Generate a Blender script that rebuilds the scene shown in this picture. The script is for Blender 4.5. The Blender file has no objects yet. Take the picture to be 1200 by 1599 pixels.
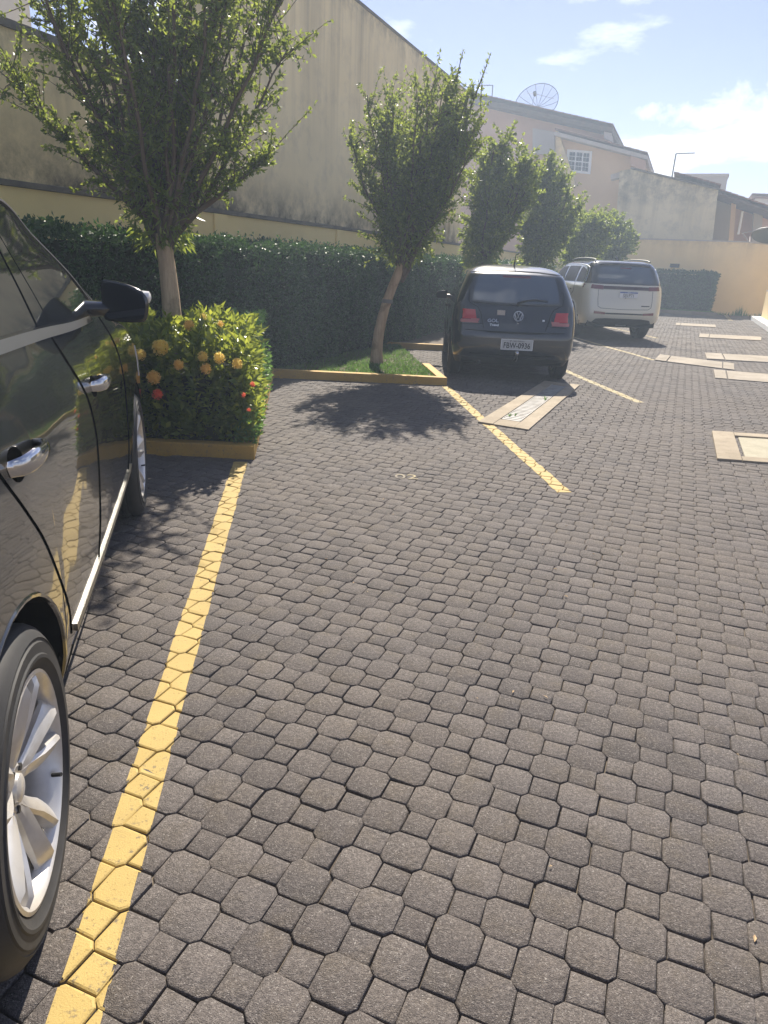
import bpy, bmesh, math, random
import numpy as np
from mathutils import Vector, Matrix

rnd = random.Random(7)
npr = np.random.default_rng(7)
S = bpy.context.scene
COL = S.collection
R = math.radians

# ------------------------------------------------------------------ camera, sky, sun, exposure
EYE = 1.42
PITCH, ROLL, FPX = R(19.54), 0.045, 1098.0
cam = bpy.data.cameras.new('camera')
cam.sensor_fit = 'VERTICAL'
cam.sensor_height = 36.0
cam.lens = FPX / 1599.0 * 36.0
cam.clip_start = 0.05
cam.clip_end = 2000
camo = bpy.data.objects.new('camera', cam)
COL.objects.link(camo)
_c, _s = math.cos(ROLL), math.sin(ROLL)
_Rx = Vector((1, 0, 0)); _Uy = Vector((0, math.sin(PITCH), math.cos(PITCH)))
_fw = Vector((0, math.cos(PITCH), -math.sin(PITCH)))
_right = _c * _Rx + _s * _Uy
_up = -_s * _Rx + _c * _Uy
M = Matrix((( _right.x, _up.x, -_fw.x, 0), (_right.y, _up.y, -_fw.y, 0), (_right.z, _up.z, -_fw.z, EYE), (0, 0, 0, 1)))
camo.matrix_world = M
S.camera = camo

SUN_EL, SUN_AZ = 43.5, 5.0          # azimuth to the right of straight ahead
world = bpy.data.worlds.new('World')
S.world = world
world.use_nodes = True
wn, wl = world.node_tree.nodes, world.node_tree.links
wn.clear()
w_out = wn.new('ShaderNodeOutputWorld')
w_bg = wn.new('ShaderNodeBackground')
w_bg.inputs['Strength'].default_value = 0.09
sky = wn.new('ShaderNodeTexSky')
sky.sky_type = 'NISHITA'
sky.sun_disc = False
sky.sun_elevation = R(SUN_EL)
sky.sun_rotation = R(SUN_AZ)
sky.altitude = 700
sky.air_density = 1.0
sky.dust_density = 0.35
sky.ozone_density = 1.6
# fair-weather clouds, all round the sky; cover raised to add fill light
tc = wn.new('ShaderNodeTexCoord')
sep = wn.new('ShaderNodeSeparateXYZ')
wl.new(tc.outputs['Generated'], sep.inputs[0])


CLOUDS = [(20.7, 10.1, 5.0, 1.0), (25.5, 10.8, 5.0, 1.5), (21.5, 7.6, 2.4, .5), (44, 12, 8, 2), (-48, 14, 9, 2.4), (62, 11, 10, 2.0), (120, 15, 12, 3), (-110, 12, 10, 2.5), (175, 14, 12, 2.6)]


def wmath(op, a, b=None, clamp=False):
    n = wn.new('ShaderNodeMath'); n.operation = op; n.use_clamp = clamp
    for i, x in enumerate((a, b)):
        if x is None: continue
        if isinstance(x, (int, float)): n.inputs[i].default_value = x
        else: wl.new(x, n.inputs[i])
    return n.outputs[0]


den = wmath('ADD', wmath('MAXIMUM', sep.outputs[2], 0.0), 0.12)
cx = wmath('DIVIDE', sep.outputs[0], den)
cy = wmath('DIVIDE', sep.outputs[1], den)
comb = wn.new('ShaderNodeCombineXYZ')
wl.new(cx, comb.inputs[0]); wl.new(cy, comb.inputs[1])
n1 = wn.new('ShaderNodeTexNoise'); n1.inputs['Scale'].default_value = 1.1; n1.inputs['Detail'].default_value = 9; n1.inputs['Roughness'].default_value = 0.58
mp = wn.new('ShaderNodeMapping'); mp.inputs['Location'].default_value = (3.7, 1.2, 0.0)
wl.new(comb.outputs[0], mp.inputs['Vector']); wl.new(mp.outputs[0], n1.inputs['Vector'])
cr = wn.new('ShaderNodeValToRGB')
cr.color_ramp.elements[0].position = 0.535; cr.color_ramp.elements[1].position = 0.66
wl.new(n1.outputs['Fac'], cr.inputs[0])
mixc = wn.new('ShaderNodeMixRGB')
tint = wn.new('ShaderNodeMixRGB'); tint.blend_type = 'MULTIPLY'; tint.inputs['Fac'].default_value = 1.0
wl.new(sky.outputs[0], tint.inputs['Color1']); tint.inputs['Color2'].default_value = (.50, .425, .50, 1)
wl.new(tint.outputs[0], mixc.inputs['Color1'])
# two nearer cloud banks low over the houses on the right
az = wmath('ARCTAN2', sep.outputs[0], sep.outputs[1]); el = wmath('ARCSINE', sep.outputs[2])
n2 = wn.new('ShaderNodeTexNoise'); n2.inputs['Scale'].default_value = 22.0; n2.inputs['Detail'].default_value = 8; n2.inputs['Roughness'].default_value = .62
wl.new(tc.outputs['Generated'], n2.inputs['Vector'])
banks = None
for a0, e0, wa, we in CLOUDS:
    da = wmath('DIVIDE', wmath('SUBTRACT', az, R(a0)), R(wa)); de = wmath('DIVIDE', wmath('SUBTRACT', el, R(e0)), R(we))
    m_ = wmath('SUBTRACT', 1.0, wmath('ADD', wmath('MULTIPLY', da, da), wmath('MULTIPLY', de, de)))
    m_ = wmath('ADD', m_, wmath('MULTIPLY', wmath('SUBTRACT', n2.outputs['Fac'], .55), 4.6))
    m_ = wmath('MULTIPLY', m_, .75, True)
    banks = m_ if banks is None else wmath('MAXIMUM', banks, m_)
mixc.inputs['Color2'].default_value = (6.2, 6.3, 6.5, 1)
wl.new(wmath('MULTIPLY', wmath('MAXIMUM', cr.outputs[0], banks), 0.9), mixc.inputs['Fac'])
wl.new(mixc.outputs[0], w_bg.inputs['Color'])
wl.new(w_bg.outputs[0], w_out.inputs['Surface'])

sun = bpy.data.lights.new('sun', 'SUN')
sun.energy = 3.7
sun.angle = R(0.53)
sun.color = (1.0, 0.92, 0.79)
suno = bpy.data.objects.new('sun', sun)
COL.objects.link(suno)
sd = Vector((math.sin(R(SUN_AZ)) * math.cos(R(SUN_EL)), math.cos(R(SUN_AZ)) * math.cos(R(SUN_EL)), math.sin(R(SUN_EL))))
suno.rotation_euler = sd.to_track_quat('Z', 'Y').to_euler()
suno.location = (0, 0, 30)

S.view_settings.view_transform = 'Standard'
S.view_settings.look = 'None'
S.view_settings.gamma = 1.0
S.view_settings.use_curve_mapping = False
S.view_settings.exposure = 1.55
S.render.engine = 'CYCLES'
S.cycles.max_bounces = 8
S.cycles.transparent_max_bounces = 8
S.cycles.volume_bounces = 0

# ------------------------------------------------------------------ frames of the place
TH = R(21.5)
E1 = np.array([math.sin(TH), math.cos(TH)])      # along the side wall, away from the camera
E2 = np.array([-E1[1], E1[0]])                   # to the left of it
H0 = np.array([-1.45, 8.95])                     # front of the hedge
W0 = H0 + 1.25 * E2                              # side wall
B_D = 32.5                                       # back wall distance along E1
ANG_SIDE = math.atan2(E1[1], E1[0])


def P(r, d):
    """point on the ground: r to the right of the side direction, d along it"""
    q = -E2 * r + E1 * d
    return float(q[0]), float(q[1])


# ------------------------------------------------------------------ helpers: objects
def tag(o, label=None, cat=None, group=None, kind=None):
    if label: o['label'] = label
    if cat: o['category'] = cat
    if group: o['group'] = group
    if kind: o['kind'] = kind
    return o


def link(o, parent=None):
    COL.objects.link(o)
    if parent is not None: o.parent = parent
    return o


def empty(name, loc=(0, 0, 0), rz=0.0):
    o = bpy.data.objects.new(name, None)
    o.empty_display_size = 0.2
    o.location = loc
    o.rotation_euler = (0, 0, rz)
    return link(o)


def meshobj(name, verts, faces, mat, parent=None, smooth=False, mats=None, midx=None, sharp=None):
    me = bpy.data.meshes.new(name)
    me.from_pydata([tuple(map(float, v)) for v in verts], [], [tuple(f) for f in faces])
    for m in (mats or [mat]): me.materials.append(m)
    if midx is not None: me.polygons.foreach_set('material_index', list(midx))
    if smooth: me.polygons.foreach_set('use_smooth', [True] * len(me.polygons))
    me.update()
    if sharp is not None: me.set_sharp_from_angle(angle=R(sharp))
    return link(bpy.data.objects.new(name, me), parent)


class MB:
    """collects simple shapes into one mesh"""
    def __init__(self): self.v, self.f = [], []

    def add(self, vs, fs):
        n = len(self.v); self.v += [tuple(x) for x in vs]; self.f += [tuple(i + n for i in f) for f in fs]; return self

    def box(self, x0, x1, y0, y1, z0, z1, fn=None):
        vs = [(x, y, z) for z in (z0, z1) for y in (y0, y1) for x in (x0, x1)]
        if fn: vs = [fn(*v) for v in vs]
        return self.add(vs, [(0, 2, 3, 1), (4, 5, 7, 6), (0, 1, 5, 4), (2, 6, 7, 3), (0, 4, 6, 2), (1, 3, 7, 5)])

    def prism(self, poly, z0, z1):
        """horizontal polygon (counter-clockwise) pulled up"""
        n = len(poly)
        vs = [(p[0], p[1], z0) for p in poly] + [(p[0], p[1], z1) for p in poly]
        fs = [tuple(reversed(range(n))), tuple(range(n, 2 * n))]
        fs += [(i, (i + 1) % n, (i + 1) % n + n, i + n) for i in range(n)]
        return self.add(vs, fs)

    def extrude(self, pts, d):
        """planar polygon (3-D points) pushed along vector d"""
        n = len(pts); d = Vector(d)
        vs = [Vector(p) for p in pts] + [Vector(p) + d for p in pts]
        fs = [tuple(range(n)), tuple(reversed(range(n, 2 * n)))]
        fs += [(i, i + n, (i + 1) % n + n, (i + 1) % n) for i in range(n)]
        return self.add(vs, fs)

    def tube(self, path, rad, seg=8, cap=True):
        pts = [Vector(p) for p in path]
        if not hasattr(rad, '__len__'): rad = [rad] * len(pts)
        n0 = len(self.v)
        t = (pts[1] - pts[0]).normalized()
        a = t.orthogonal().normalized()
        for i, p in enumerate(pts):
            if i == 0: t = pts[1] - pts[0]
            elif i == len(pts) - 1: t = pts[-1] - pts[-2]
            else: t = pts[i + 1] - pts[i - 1]
            t.normalize()
            a = (a - t * a.dot(t)).normalized(); b = t.cross(a)
            for k in range(seg):
                th = 2 * math.pi * k / seg
                self.v.append(tuple(p + (a * math.cos(th) + b * math.sin(th)) * rad[i]))
        for i in range(len(pts) - 1):
            for k in range(seg):
                k2 = (k + 1) % seg
                self.f.append((n0 + i * seg + k, n0 + i * seg + k2, n0 + (i + 1) * seg + k2, n0 + (i + 1) * seg + k))
        if cap:
            self.f.append(tuple(reversed(range(n0, n0 + seg))))
            e = n0 + (len(pts) - 1) * seg
            self.f.append(tuple(range(e, e + seg)))
        return self

    def rings(self, rings, cap0=True, cap1=True):
        n0 = len(self.v); m = len(rings[0])
        for r in rings: self.v += [tuple(p) for p in r]
        for i in range(len(rings) - 1):
            for k in range(m):
                k2 = (k + 1) % m
                self.f.append((n0 + i * m + k, n0 + i * m + k2, n0 + (i + 1) * m + k2, n0 + (i + 1) * m + k))
        if cap0: self.f.append(tuple(reversed(range(n0, n0 + m))))
        if cap1:
            e = n0 + (len(rings) - 1) * m
            self.f.append(tuple(range(e, e + m)))
        return self

    def lathe(self, prof, axis='x', seg=40, centre=(0, 0, 0), closed=False):
        """prof: (along axis, radius)"""
        n0 = len(self.v); m = len(prof)
        for k in range(seg):
            th = 2 * math.pi * k / seg
            for (a, r) in prof:
                q = (a, r * math.cos(th), r * math.sin(th)) if axis == 'x' else ((r * math.cos(th), r * math.sin(th), a) if axis == 'z' else (r * math.sin(th), a, r * math.cos(th)))
                self.v.append((q[0] + centre[0], q[1] + centre[1], q[2] + centre[2]))
        for k in range(seg):
            k2 = (k + 1) % seg
            for i in range(m if closed else m - 1):
                i2 = (i + 1) % m
                self.f.append((n0 + k * m + i, n0 + k * m + i2, n0 + k2 * m + i2, n0 + k2 * m + i))
        return self

    def build(self, name, mat, parent=None, smooth=False, sharp=None, bevel=None):
        o = meshobj(name, self.v, self.f, mat, parent, smooth, sharp=sharp)
        bm = bmesh.new(); bm.from_mesh(o.data)
        bmesh.ops.recalc_face_normals(bm, faces=bm.faces)
        if bevel: bmesh.ops.bevel(bm, geom=list(bm.edges), offset=bevel, segments=2, affect='EDGES', profile=0.6)
        bm.to_mesh(o.data); bm.free()
        if smooth:
            o.data.polygons.foreach_set('use_smooth', [True] * len(o.data.polygons))
            o.data.set_sharp_from_angle(angle=R(sharp or 40))
        return o


def text_mesh(name, body, size, mat, parent=None, extrude=0.0, align='CENTER', matrix=None, sx=1.0, bold=0.0):
    cu = bpy.data.curves.new(name, 'FONT')
    cu.body = body; cu.size = size; cu.align_x = align; cu.align_y = 'CENTER'; cu.extrude = extrude; cu.offset = bold
    cu.resolution_u = 3
    t = bpy.data.objects.new(name + '_source', cu)
    me = bpy.data.meshes.new_from_object(t)
    me.name = name
    bpy.data.objects.remove(t); bpy.data.curves.remove(cu)
    me.transform(Matrix.Diagonal((sx, 1, 1, 1)))
    if matrix is not None: me.transform(matrix)
    me.materials.clear(); me.materials.append(mat)
    return link(bpy.data.objects.new(name, me), parent)


# ------------------------------------------------------------------ helpers: materials
def mat(name, col, rough=0.6, metal=0.0, spec=0.5, coat=0.0, emis=None, trans=0.0, ior=1.45):
    m = bpy.data.materials.new(name)
    m.use_nodes = True
    b = m.node_tree.nodes['Principled BSDF']
    b.inputs['Base Color'].default_value = (*col, 1)
    b.inputs['Roughness'].default_value = rough
    b.inputs['Metallic'].default_value = metal
    b.inputs['Specular IOR Level'].default_value = spec
    b.inputs['Coat Weight'].default_value = coat
    b.inputs['Coat Roughness'].default_value = 0.03
    b.inputs['Transmission Weight'].default_value = trans
    b.inputs['IOR'].default_value = ior
    return m


class NT:
    def __init__(self, m): self.m = m; self.n = m.node_tree.nodes; self.l = m.node_tree.links; self.b = self.n['Principled BSDF']

    def node(self, t, **kw):
        n = self.n.new(t)
        for k, v in kw.items():
            if hasattr(n, k): setattr(n, k, v)
            else: n.inputs[k].default_value = v
        return n

    def put(self, sock, x):
        if isinstance(x, (int, float)): sock.default_value = x
        elif isinstance(x, tuple): sock.default_value = (*x, 1) if len(x) == 3 else x
        else: self.l.new(x, sock)

    def math(self, op, a, b=0.0, clamp=False):
        n = self.n.new('ShaderNodeMath'); n.operation = op; n.use_clamp = clamp
        self.put(n.inputs[0], a); self.put(n.inputs[1], b); return n.outputs[0]

    def mix(self, f, a, b, mode='MIX'):
        n = self.n.new('ShaderNodeMixRGB'); n.blend_type = mode
        self.put(n.inputs[0], f); self.put(n.inputs[1], a); self.put(n.inputs[2], b); return n.outputs[0]

    def pos(self): return self.n.new('ShaderNodeNewGeometry').outputs['Position']

    def obj(self): return self.n.new('ShaderNodeTexCoord').outputs['Object']

    def noise(self, vec, scale, detail=3, rough=0.55, lo=None, hi=None, stretch=None):
        if stretch:
            mp_ = self.n.new('ShaderNodeMapping'); mp_.inputs['Scale'].default_value = stretch
            self.l.new(vec, mp_.inputs['Vector']); vec = mp_.outputs[0]
        n = self.n.new('ShaderNodeTexNoise')
        n.inputs['Scale'].default_value = scale; n.inputs['Detail'].default_value = detail; n.inputs['Roughness'].default_value = rough
        self.l.new(vec, n.inputs['Vector'])
        o = n.outputs['Fac']
        if lo is not None: o = self.rng(o, lo, hi)
        return o

    def rng(self, x, lo, hi, a=0.0, b=1.0):
        n = self.n.new('ShaderNodeMapRange'); n.clamp = True
        self.put(n.inputs[0], x)
        n.inputs[1].default_value = lo; n.inputs[2].default_value = hi; n.inputs[3].default_value = a; n.inputs[4].default_value = b
        return n.outputs[0]

    def bump(self, h, strength=0.3, dist=0.01):
        n = self.n.new('ShaderNodeBump'); n.inputs['Strength'].default_value = strength; n.inputs['Distance'].default_value = dist
        self.l.new(h, n.inputs['Height']); self.l.new(n.outputs[0], self.b.inputs['Normal'])

    def color(self, c): self.put(self.b.inputs['Base Color'], c)

    def rough(self, c): self.put(self.b.inputs['Roughness'], c)


def paver_mat(name, per_object):
    m = mat(name, (.1, .1, .1), 0.85, spec=0.35); t = NT(m); p = t.pos()
    if per_object: r = t.n.new('ShaderNodeObjectInfo').outputs['Random']
    else:
        a = t.n.new('ShaderNodeAttribute'); a.attribute_name = 'tone'; r = a.outputs['Fac']
    base = t.mix(t.math('POWER', r, 1.3), (.108, .094, .091), (.188, .165, .155))
    base = t.mix(t.noise(p, 0.9, 4, .6, .38, .68), base, (.178, .150, .130))          # broad dusty areas
    base = t.mix(t.math('MULTIPLY', t.noise(p, 8.5, 4, .65, .50, .72), .75), base, (.165, .136, .106))
    base = t.mix(t.math('MULTIPLY', t.noise(p, 5.3, 4, .7, .50, .80), .45), base, (.085, .077, .073))
    base = t.mix(t.math('MULTIPLY', t.noise(p, 1.7, 3, .6, .62, .74), .5), base, (.045, .041, .040))
    coarse = t.noise(p, 120, 3, .75)
    base = t.mix(t.rng(coarse, .40, .56), t.mix(.42, base, (.03, .027, .026)), base)
    base = t.mix(t.math('MULTIPLY', t.rng(coarse, .56, .68), .55), base, (.25, .225, .205))
    grain = t.noise(p, 330, 2, .7)
    base = t.mix(t.rng(grain, .35, .62), t.mix(0.55, base, (.03, .028, .027)), base)
    base = t.mix(t.rng(t.noise(p, 260, 1, .5), .64, .74), base, (.27, .25, .23))     # pale aggregate
    t.color(base)
    t.bump(t.math('ADD', grain, t.math('MULTIPLY', t.noise(p, 90, 2), .8)), 0.8, 0.005)
    return m


M_paver = paver_mat('concrete_paver', True)
M_paver_far = paver_mat('concrete_paver_field', False)


def joint_mat():
    m = mat('joint_sand', (.05, .042, .036), 0.95, spec=0.2); t = NT(m); p = t.pos()
    b = t.mix(t.noise(p, 6, 4, .6, .35, .7), (.085, .070, .058), (.20, .165, .125))
    t.color(b); t.bump(t.noise(p, 200, 2), .6, .004)
    return m


def paint_mat(name, c1, c2, worn, amount):
    m = mat(name, c1, 0.7, spec=0.3); t = NT(m); p = t.pos()
    b = t.mix(t.noise(p, 5, 4, .6, .35, .7), c1, c2)
    b = t.mix(t.rng(t.noise(p, 120, 2, .6), .62, .72), b, tuple(x * .55 for x in c1))
    w = t.math('MULTIPLY', t.noise(p, 38, 6, .75, amount, amount + .08), t.noise(p, 2.3, 2, .5, .40, .62))
    b = t.mix(w, b, worn)
    t.color(b); t.bump(t.noise(p, 240, 2), .35, .003)
    return m


M_joint = joint_mat()
M_line = paint_mat('yellow_road_paint', (.43, .31, .105), (.38, .275, .095), (.14, .115, .075), .575)
M_line_old = paint_mat('faded_yellow_paint', (.40, .325, .17), (.35, .285, .145), (.16, .14, .115), .50)
M_kerb = paint_mat('yellow_kerb_paint', (.50, .31, .075), (.42, .255, .065), (.22, .17, .11), .55)


def concrete_mat(name, c1, c2, sc=3.0):
    m = mat(name, c1, 0.85, spec=0.3); t = NT(m); p = t.pos()
    b = t.mix(t.noise(p, sc, 5, .62, .35, .7), c1, c2)
    b = t.mix(t.math('MULTIPLY', t.noise(p, sc * 9, 3, .6, .55, .75), .5), b, tuple(x * .6 for x in c2))
    t.color(b); t.bump(t.noise(p, 120, 3), .3, .004)
    return m


M_slab = concrete_mat('pale_concrete', (.36, .315, .255), (.23, .195, .15), 1.7)
M_frame = concrete_mat('cream_painted_concrete', (.37, .31, .23), (.25, .205, .145), 2.2)
M_soil = concrete_mat('soil', (.06, .042, .028), (.10, .07, .045), 8)
M_ground = concrete_mat('earth', (.20, .17, .13), (.28, .24, .18), .3)


def plaster(name, col, stain, amt=.5, foot=None, top=None, streak=.5, band=(0.5, 0.5)):
    """painted render: blotches, rain streaks below the coping (top z) and mould above the foot (foot z)"""
    m = mat(name, col, 0.9, spec=0.2); t = NT(m); p = t.pos()
    z = t.n.new('ShaderNodeSeparateXYZ'); t.l.new(p, z.inputs[0]); z = z.outputs[2]
    b = t.mix(t.noise(p, .55, 5, .6, .35, .68), col, tuple(c * k for c, k in zip(col, (.90, .90, .90))))
    b = t.mix(t.math('MULTIPLY', t.noise(p, 2.6, 6, .7, .50, .78), amt), b, stain)
    st = t.noise(p, 3.2, 4, .65, .45, .72, stretch=(1, 1, .045))
    if top is not None:
        f = t.rng(z, top - band[1] * 3.2, top, 0, 1)
        b = t.mix(t.math('MULTIPLY', t.math('MULTIPLY', f, st), streak), b, tuple(c * .45 for c in stain))
        e = t.math('MULTIPLY', t.rng(z, top - .35, top), t.noise(p, 4, 4, .7, .38, .6))
        b = t.mix(t.math('MULTIPLY', e, .8 * streak), b, (.05, .048, .042))
    if foot is not None:
        f = t.rng(z, foot, foot + band[0], 1, 0)
        b = t.mix(t.math('MULTIPLY', t.math('POWER', f, 1.5), t.noise(p, 1.7, 6, .75, .30, .58)), b, (.050, .046, .036))
    t.color(b); t.bump(t.noise(p, 45, 4), .25, .01)
    return m


M_wall = plaster('cream_wall_paint', (.93, .73, .32), (.76, .60, .28), .30)
M_wall_up = plaster('stained_neighbour_wall', (.92, .75, .43), (.52, .43, .28), .55, foot=1.98, top=5.6, streak=.55, band=(.75, 1.0))
M_wall_left = plaster('stained_low_neighbour_wall', (.88, .70, .36), (.52, .42, .24), .5, foot=1.98, top=3.3, streak=.6, band=(.8, .35))
M_backwall = plaster('back_wall_paint', (.84, .65, .34), (.66, .51, .28), .30, top=2.78, streak=.3, band=(.3, .3))
M_garage = plaster('mossy_pale_plaster', (.70, .62, .42), (.34, .32, .24), .75, top=4.4, streak=.55, band=(.3, .5))
M_house = plaster('peach_plaster', (.72, .50, .28), (.60, .42, .24), .25)
M_salmon = plaster('salmon_plaster', (.58, .36, .24), (.46, .29, .2), .25)
M_greyhouse = plaster('grey_plaster', (.42, .38, .34), (.32, .3, .27), .3)
M_coping = concrete_mat('mouldy_coping', (.10, .09, .075), (.20, .17, .12), 4)
M_white = plaster('white_plaster', (.72, .72, .70), (.55, .55, .52), .2)
M_tile = concrete_mat('roof_tile', (.28, .15, .10), (.17, .11, .085), 6)
M_fascia = concrete_mat('pale_fascia', (.50, .45, .40), (.42, .37, .32), 2)
M_wood = concrete_mat('dark_wood', (.09, .06, .045), (.13, .09, .06), 5)
M_whitepaint = mat('white_frame_paint', (.80, .80, .78), .45)
M_glassdark = mat('window_glass', (.03, .035, .04), .06, spec=.6)
M_steel = mat('dull_steel', (.38, .38, .37), .45, metal=.8)


def grate_mat():
    m = mat('galvanised_grate', (.30, .30, .29), .65, metal=.1, spec=.3); t = NT(m); p = t.pos()
    t.color(t.mix(t.noise(p, 9, 4, .6, .4, .7), (.34, .33, .315), (.22, .205, .185)))
    return m


M_grate = grate_mat()


def bark_mat():
    m = mat('smooth_bark', (.28, .20, .13), .85, spec=.25); t = NT(m); p = t.pos()
    st = t.noise(p, 16, 5, .65, .35, .7, stretch=(1, 1, .12))
    b = t.mix(st, (.54, .40, .26), (.30, .21, .13))
    b = t.mix(t.noise(p, 5, 4, .6, .55, .75), b, (.12, .09, .06))
    t.color(b); t.bump(st, .6, .01)
    return m


M_bark = bark_mat()


def leaf_mat(name, dark, mid, light, trans=.35, gloss=.35, rough=.42):
    m = bpy.data.materials.new(name); m.use_nodes = True
    t = NT(m); b = t.b
    g = t.n.new('ShaderNodeNewGeometry')
    r = g.outputs['Random Per Island']
    c = t.mix(t.rng(r, 0, .6), dark, mid)
    c = t.mix(t.rng(r, .72, 1.0), c, light)
    t.put(b.inputs['Base Color'], c)
    b.inputs['Roughness'].default_value = rough
    b.inputs['Specular IOR Level'].default_value = gloss
    tr = t.n.new('ShaderNodeBsdfTranslucent')
    t.put(tr.inputs['Color'], t.mix(.5, c, tuple(min(1, x * 1.8) for x in light)))
    mx = t.n.new('ShaderNodeMixShader'); mx.inputs[0].default_value = trans
    t.l.new(b.outputs[0], mx.inputs[1]); t.l.new(tr.outputs[0], mx.inputs[2])
    t.l.new(mx.outputs[0], t.n['Material Output'].inputs['Surface'])
    return m


M_leaf_tree = leaf_mat('tree_leaf', (.050, .088, .014), (.110, .168, .026), (.27, .31, .05), .54, .45, .36)
M_leaf_hedge = leaf_mat('hedge_leaf', (.016, .048, .016), (.030, .078, .022), (.060, .12, .026), .25, .3)
M_leaf_ixora = leaf_mat('ixora_leaf', (.040, .082, .012), (.105, .175, .024), (.36, .38, .05), .46, .55, .26)
M_grass = leaf_mat('grass_blade', (.045, .10, .018), (.075, .16, .028), (.14, .24, .05), .4, .3)
M_core = mat('dark_core', (.018, .024, .012), .95, spec=.1)  # very dark fill for the middle of hedges and bush
M_petal_y = leaf_mat('yellow_petal', (.84, .56, .10), (.88, .64, .16), (.90, .72, .26), .6, .2, .6)
M_petal_o = leaf_mat('orange_petal', (.80, .45, .10), (.88, .55, .15), (.92, .66, .25), .5, .2, .6)
M_petal_r = leaf_mat('coral_petal', (.80, .10, .05), (.88, .15, .08), (.90, .26, .14), .5, .2, .6)
M_dry = mat('dry_leaf', (.42, .30, .17), .8)

# car materials


def paint_car(name, col, rough=.22, flake=0.0):
    m = mat(name, col, rough, spec=.5, coat=1.0); t = NT(m); p = t.obj()
    n = t.noise(p, 2.2, 4, .6, .45, .8)
    t.color(t.mix(t.math('MULTIPLY', n, .25), col, tuple(min(1, c + .03) for c in col)))   # thin dust
    t.put(t.b.inputs['Coat Roughness'], t.rng(n, 0, 1, .03, .09))
    bp_ = t.n.new('ShaderNodeBump'); bp_.inputs['Strength'].default_value = .12; bp_.inputs['Distance'].default_value = .03
    t.l.new(t.noise(p, 3.4, 1, .4), bp_.inputs['Height'])
    t.l.new(bp_.outputs[0], t.b.inputs['Normal']); t.l.new(bp_.outputs[0], t.b.inputs['Coat Normal'])
    return m


M_black = paint_car('black_car_paint', (.008, .009, .009))
M_navy = paint_car('black_hatch_paint', (.007, .010, .016))
M_pearl = paint_car('white_car_paint', (.66, .64, .53))
M_roofblk = paint_car('gloss_black_roof', (.02, .022, .025))
M_chrome = mat('chrome', (.52, .52, .53), .10, metal=1.0)
M_satin = mat('satin_chrome', (.62, .61, .58), .28, metal=1.0)
M_belt = mat('dull_trim', (.27, .265, .25), .38, metal=1.0)
M_tint = mat('tinted_glass', (.012, .014, .015), .035, spec=.7, coat=.6)
M_tint_brown = mat('tinted_side_glass', (.040, .030, .026), .35, spec=.12)
M_rearglass = mat('rear_glass', (.030, .050, .070), .05, spec=1.0, coat=1.0, ior=1.7)
M_plastic = mat('black_plastic', (.018, .018, .019), .55)
M_gap = mat('panel_gap', (.003, .003, .003), .9, spec=0)
M_well = mat('wheel_arch_liner', (.008, .008, .008), .95, spec=.1)


def tyre_mat():
    m = mat('tyre_rubber', (.030, .030, .031), .68); t = NT(m); p = t.obj()
    t.color(t.mix(t.noise(p, 6, 4, .6, .4, .7), (.018, .018, .019), (.036, .034, .033)))
    return m


M_tyre = tyre_mat()


def alloy_mat():
    m = mat('silver_alloy', (.70, .68, .65), .33, metal=.55); t = NT(m); p = t.obj()
    t.color(t.mix(t.noise(p, 9, 4, .6, .45, .75), (.62, .60, .57), (.46, .43, .39)))
    return m


M_alloy = alloy_mat()
M_red = mat('red_lens', (.46, .012, .02), .15, coat=.8)
M_redclear = mat('pale_red_lens', (.40, .13, .12), .2, coat=.8)
M_darkred = mat('dark_red_lens', (.16, .03, .04), .15, coat=.8)
M_bar = mat('dark_lamp_bar', (.05, .018, .022), .2, coat=.6)
M_plate = mat('plate_grey', (.46, .47, .46), .5)
M_platew = mat('plate_white', (.72, .74, .76), .45)
M_plateblue = mat('plate_blue', (.03, .07, .28), .45)
M_ink = mat('plate_ink', (.02, .02, .022), .6)
M_amber = mat('clear_lens', (.75, .74, .72), .2, coat=.8)
M_dish = mat('dish_mesh', (.14, .15, .14), .6, metal=.3)
M_sticker = mat('beige_sticker', (.42, .36, .30), .6)


def np_mesh(name, verts, loops, starts, totals, mat, parent=None, tone=None, smooth=False):
    me = bpy.data.meshes.new(name)
    me.vertices.add(len(verts)); me.vertices.foreach_set('co', np.asarray(verts, np.float32).ravel())
    me.loops.add(len(loops)); me.loops.foreach_set('vertex_index', np.asarray(loops, np.int32))
    me.polygons.add(len(starts)); me.polygons.foreach_set('loop_start', np.asarray(starts, np.int32))
    me.polygons.foreach_set('loop_total', np.asarray(totals, np.int32))
    me.materials.append(mat)
    me.update(calc_edges=True)
    if tone is not None:
        a = me.attributes.new('tone', 'FLOAT', 'FACE'); a.data.foreach_set('value', np.asarray(tone, np.float32))
    if smooth: me.polygons.foreach_set('use_smooth', [True] * len(me.polygons))
    return link(bpy.data.objects.new(name, me), parent)


# ================================================================== GROUND
gs = 95.0
ground = meshobj('ground', [(-45, -30, -.06), (50, -30, -.06), (50, 61, -.06), (-45, 61, -.06)], [(0, 1, 2, 3)], M_ground)
tag(ground, kind='structure')

# planting beds: saw-tooth along the hedge.  C[k] = front right corner of bed k
STEP = np.array([1.686, 3.758])
HS = R(-7.2)                                            # heading of the parking bays
SV = np.array([math.sin(HS), math.cos(HS)]); SN = np.array([SV[1], -SV[0]])
C = [np.array([-0.975, 5.02]) + STEP * k for k in range(-1, 8)]     # index 1 is the first in view


def hedge_cut(p, d):
    """distance along d from p to the hedge front line"""
    # p + t d on line H0 + s E1
    A = np.array([[d[0], -E1[0]], [d[1], -E1[1]]]); t, s = np.linalg.solve(A, H0 + E2 * .06 - p)
    return t


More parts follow.
